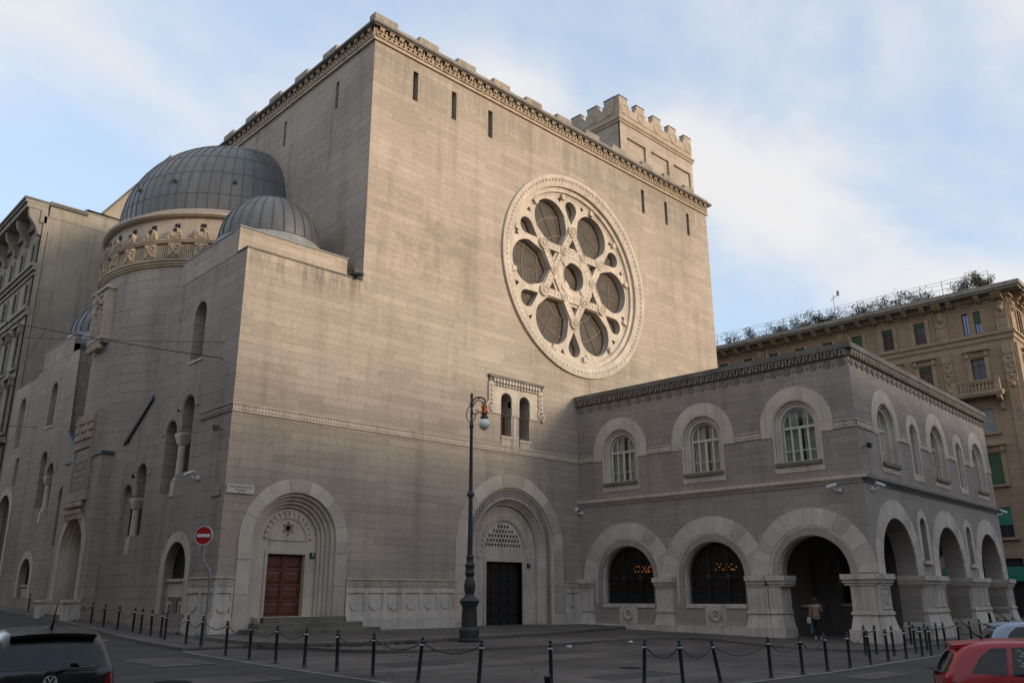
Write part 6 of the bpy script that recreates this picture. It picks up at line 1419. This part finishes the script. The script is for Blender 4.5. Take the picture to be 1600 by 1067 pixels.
t = thing('person', 'woman in patterned brown blouse walking away under the arch, hand at her face', 'person', (px, py, pz), ph-pi/2)
# skeleton: x right, y forward, z up (1.70 m tall)
V = [(0, 0, .92), (0, .0, 1.08), (0, -.01, 1.26), (0, -.02, 1.40), (0, .0, 1.47), (0, .02, 1.53), (0, .03, 1.62),
     (-.17, -.02, 1.385), (-.215, -.01, 1.12), (-.20, .06, .90), (-.195, .08, .84),
     (.17, -.02, 1.385), (.245, .05, 1.14), (.17, .18, 1.34), (.12, .16, 1.43),
     (-.09, .0, .86), (-.10, .06, .48), (-.11, .02, .09), (-.115, .13, .04),
     (.09, .0, .86), (.11, -.02, .48), (.14, -.08, .10), (.16, .03, .04)]
E = [(0, 1), (1, 2), (2, 3), (3, 4), (4, 5), (5, 6), (3, 7), (7, 8), (8, 9), (9, 10), (3, 11), (11, 12), (12, 13), (13, 14), (0, 15), (15, 16), (16, 17), (17, 18), (0, 19), (19, 20), (20, 21), (21, 22)]
R_ = [(.15, .11), (.125, .095), (.14, .105), (.12, .09), .052, .07, .092, .05, .04, .033, .03, .05, .041, .033, .03, .088, .058, .042, .038, .088, .058, .042, .038]
skinned('body', V, E, R_, 'skin', t, PF)
for nm, hp, dr, sd in (('hand', Vector((-.195, .085, .83)), Vector((0, .12, -1)), 1), ('hand', Vector((.115, .155, 1.44)), Vector((-.35, -.1, 1)), -1)):
    d = dr.normalized(); sx = Vector((0, 1, 0)) if sd > 0 else Vector((.2, 1, .1)).normalized(); V2 = [hp, hp+d*.05]; E2 = [(0, 1)]; R2 = [.024, .03]
    for i, l in enumerate((.065, .075, .07, .055)):
        b = len(V2); o_ = sx*(.024-.016*i); V2 += [hp+d*.085+o_, hp+d*(.085+l*.55)+o_*1.1+Vector((.008*sd, 0, 0)), hp+d*(.085+l)+o_*1.1+Vector((.024*sd, 0, 0))]; E2 += [(1, b), (b, b+1), (b+1, b+2)]; R2 += [.0095, .0085, .007]
    b = len(V2); V2 += [hp+d*.035+sx*.035, hp+d*.07+sx*.05]; E2 += [(0, b), (b, b+1)]; R2 += [.011, .009]
    skinned(nm, [tuple(v) for v in V2], E2, R2, 'skin', t, PF, sub=1)
Vb = [(0, 0, .86), (0, 0, 1.0), (0, -.005, 1.12), (0, -.015, 1.28), (0, -.025, 1.39), (0, -.01, 1.44), (-.165, -.02, 1.39), (-.215, -.012, 1.25), (-.222, -.01, 1.17), (.165, -.02, 1.39), (.22, .02, 1.25), (.24, .04, 1.18)]
Eb = [(0, 1), (1, 2), (2, 3), (3, 4), (4, 5), (4, 6), (6, 7), (7, 8), (4, 9), (9, 10), (10, 11)]
skinned('blouse', Vb, Eb, [(.19, .14), (.18, .13), (.155, .12), (.165, .125), (.135, .105), .07, .066, .062, .066, .066, .062, .066], 'blouse', t, PF)
Vt = [(0, 0, .95), (-.09, 0, .84), (-.10, .05, .48), (-.11, .02, .14), (.09, 0, .84), (.11, -.02, .48), (.14, -.075, .14)]
skinned('trousers', Vt, [(0, 1), (1, 2), (2, 3), (0, 4), (4, 5), (5, 6)], [(.165, .12), .105, .072, .056, .105, .072, .056], 'trouser', t, PF)
for s, (x, y) in ((-1, (-.112, .02)), (1, (.145, -.075))):
    skinned('shoe', [(x, y-.05, .05), (x, y+.04, .05), (x+.01*s, y+.17, .035)], [(0, 1), (1, 2)], [(.048, .05), (.05, .045), (.042, .035)], 'shoe', t, PF)
hr = MB().ball((0, .0, 1.63), .118, 14, 1.1); hr.ball((0, -.03, 1.56), .10, 12, 1.05); hr.ball((0, -.085, 1.66), .06, 10); hr.build('hair', 'hair', t, PF, smooth=True)
MB().ball((.035, .125, 1.60), .016, 6).ball((-.035, .125, 1.60), .016, 6).build('eyes', 'dark', t, PF)
bg_ = thing('shoulder_bag', 'beige shoulder bag hanging at the left hip of the walking woman', 'bag', PF @ Vector((-.30, 0, .78)))
MB().add([(x*sx_, y*sy_, z) for z, sx_, sy_ in ((0, .8, .9), (.06, 1.0, 1), (.2, .95, .9), (.27, .8, .5)) for x, y in ((-.09, -.14), (.09, -.14), (.09, .14), (-.09, .14))], [(0, 3, 2, 1), (12, 13, 14, 15)]+[(4*j+i, 4*j+(i+1) % 4, 4*j+4+(i+1) % 4, 4*j+4+i) for j in range(3) for i in range(4)]).build('pouch', 'bag', bg_, PF @ Matrix.Translation((-.31, 0, .66)), smooth=True)
MB().tube([(-.31, .06, .90), (-.24, .07, 1.2), (-.19, .02, 1.45), (-.20, -.07, 1.42), (-.25, -.10, 1.2), (-.31, -.08, .90)], .014, 6).build('strap', 'bag', bg_, PF)
cb_ = thing('carrier_bag', 'blue carrier bag hanging from the left hand of the walking woman', 'bag', PF @ Vector((-.23, .08, .3)))
MB().add([(x*k, y*k, z) for z, k in ((0, .9), (.2, 1), (.36, .7), (.46, .1)) for x, y in ((-.05, -.12), (.05, -.12), (.05, .12), (-.05, .12))], [(0, 3, 2, 1), (12, 13, 14, 15)]+[(4*j+i, 4*j+(i+1) % 4, 4*j+4+(i+1) % 4, 4*j+4+i) for j in range(3) for i in range(4)]).build('sack', 'bluebag', cb_, PF @ Matrix.Translation((-.23, .09, .28)), smooth=True)
MB().tube([(-.23, .09, .70), (-.20, .09, .80)], .008, 5).build('handles', 'bluebag', cb_, PF)
# ------------------------------------------------------------------ weeds, fallen leaves, litter
R9 = random.Random(4); g = MB()
def tuft(x, y, z, n=14, h=.12):
    for _ in range(n):
        a = R9.random()*2*pi; r = R9.random()*.16; b = Vector((x+r*cos(a), y+r*sin(a), z)); d = Vector((R9.gauss(0, .5), R9.gauss(0, .5), 1)).normalized()*h*(.5+R9.random()); s = Vector((cos(a+1), sin(a+1), 0))*.012
        g.add([b-s, b+s, b+d], [(0, 1, 2)])
for x, y in [(14.3+.25*i, 26.55-.11*i) for i in range(8)]+[(16.2+.5*i, 25.2) for i in range(9)]+[(14.6, 30.9), (14.4, 30.2), (15.4, 31.1), (15.7, 31.15), (14.65, 33.5), (14.7, 43.2), (13.8, 43.1), (22, 25.5), (19.2, 25.25), (36.0, 28.6)]:
    for _ in range(3): tuft(x+R9.gauss(0, .15), y+R9.gauss(0, .1), zg(x, y)+.1)
o = g.build('weeds', 'moss', fix=False); o['kind'] = 'stuff'; o['label'] = 'low green weeds growing along the kerbs and wall feet'; o['category'] = 'weeds'
M['dryleaf'] = plain('dry_leaf', (.16, .09, .04), var=.4)
g = MB()
for _ in range(260):
    x = R9.uniform(12.5, 34); y = R9.choice([R9.gauss(22.2, .5), R9.uniform(14, 30), R9.gauss(24.9, .3)]); z = zg(x, y)+.012+(.1 if y > 23.4 else 0)+(.125 if y > 26 else 0); a = R9.random()*6; s = .035+.03*R9.random()
    g.add([(x+s*cos(a+q*pi/2)*(1 if q % 2 else .6), y+s*sin(a+q*pi/2)*(1 if q % 2 else .6), z+.02*R9.random()) for q in range(4)], [(0, 1, 2, 3)])
o = g.build('fallen_leaves', 'dryleaf', fix=False); o['kind'] = 'stuff'; o['label'] = 'dry leaves scattered over the square and pavements'; o['category'] = 'leaves'
for x, y, s, lb in ((24.2, 22.0, .13, 'crumpled white paper scrap by the kerb right of the street lamp'), (28.6, 22.6, .11, 'white paper scrap by the kerb beside the leaning finial bollard'), (29.6, 22.7, .08, 'small white paper scrap by the kerb under the first arched window')):
    k = MB().ball((0, 0, 0), s, 6, .35); k.v = [(a*(.7+.6*R9.random()), b*(.7+.6*R9.random()), c*(.6+.8*R9.random())) for a, b, c in k.v]
    tag(k.build('paper_scrap', 'signwhite', None, Matrix.Translation((x, y, zg(x, y)+.03))), lb, 'litter', 'paper scraps')
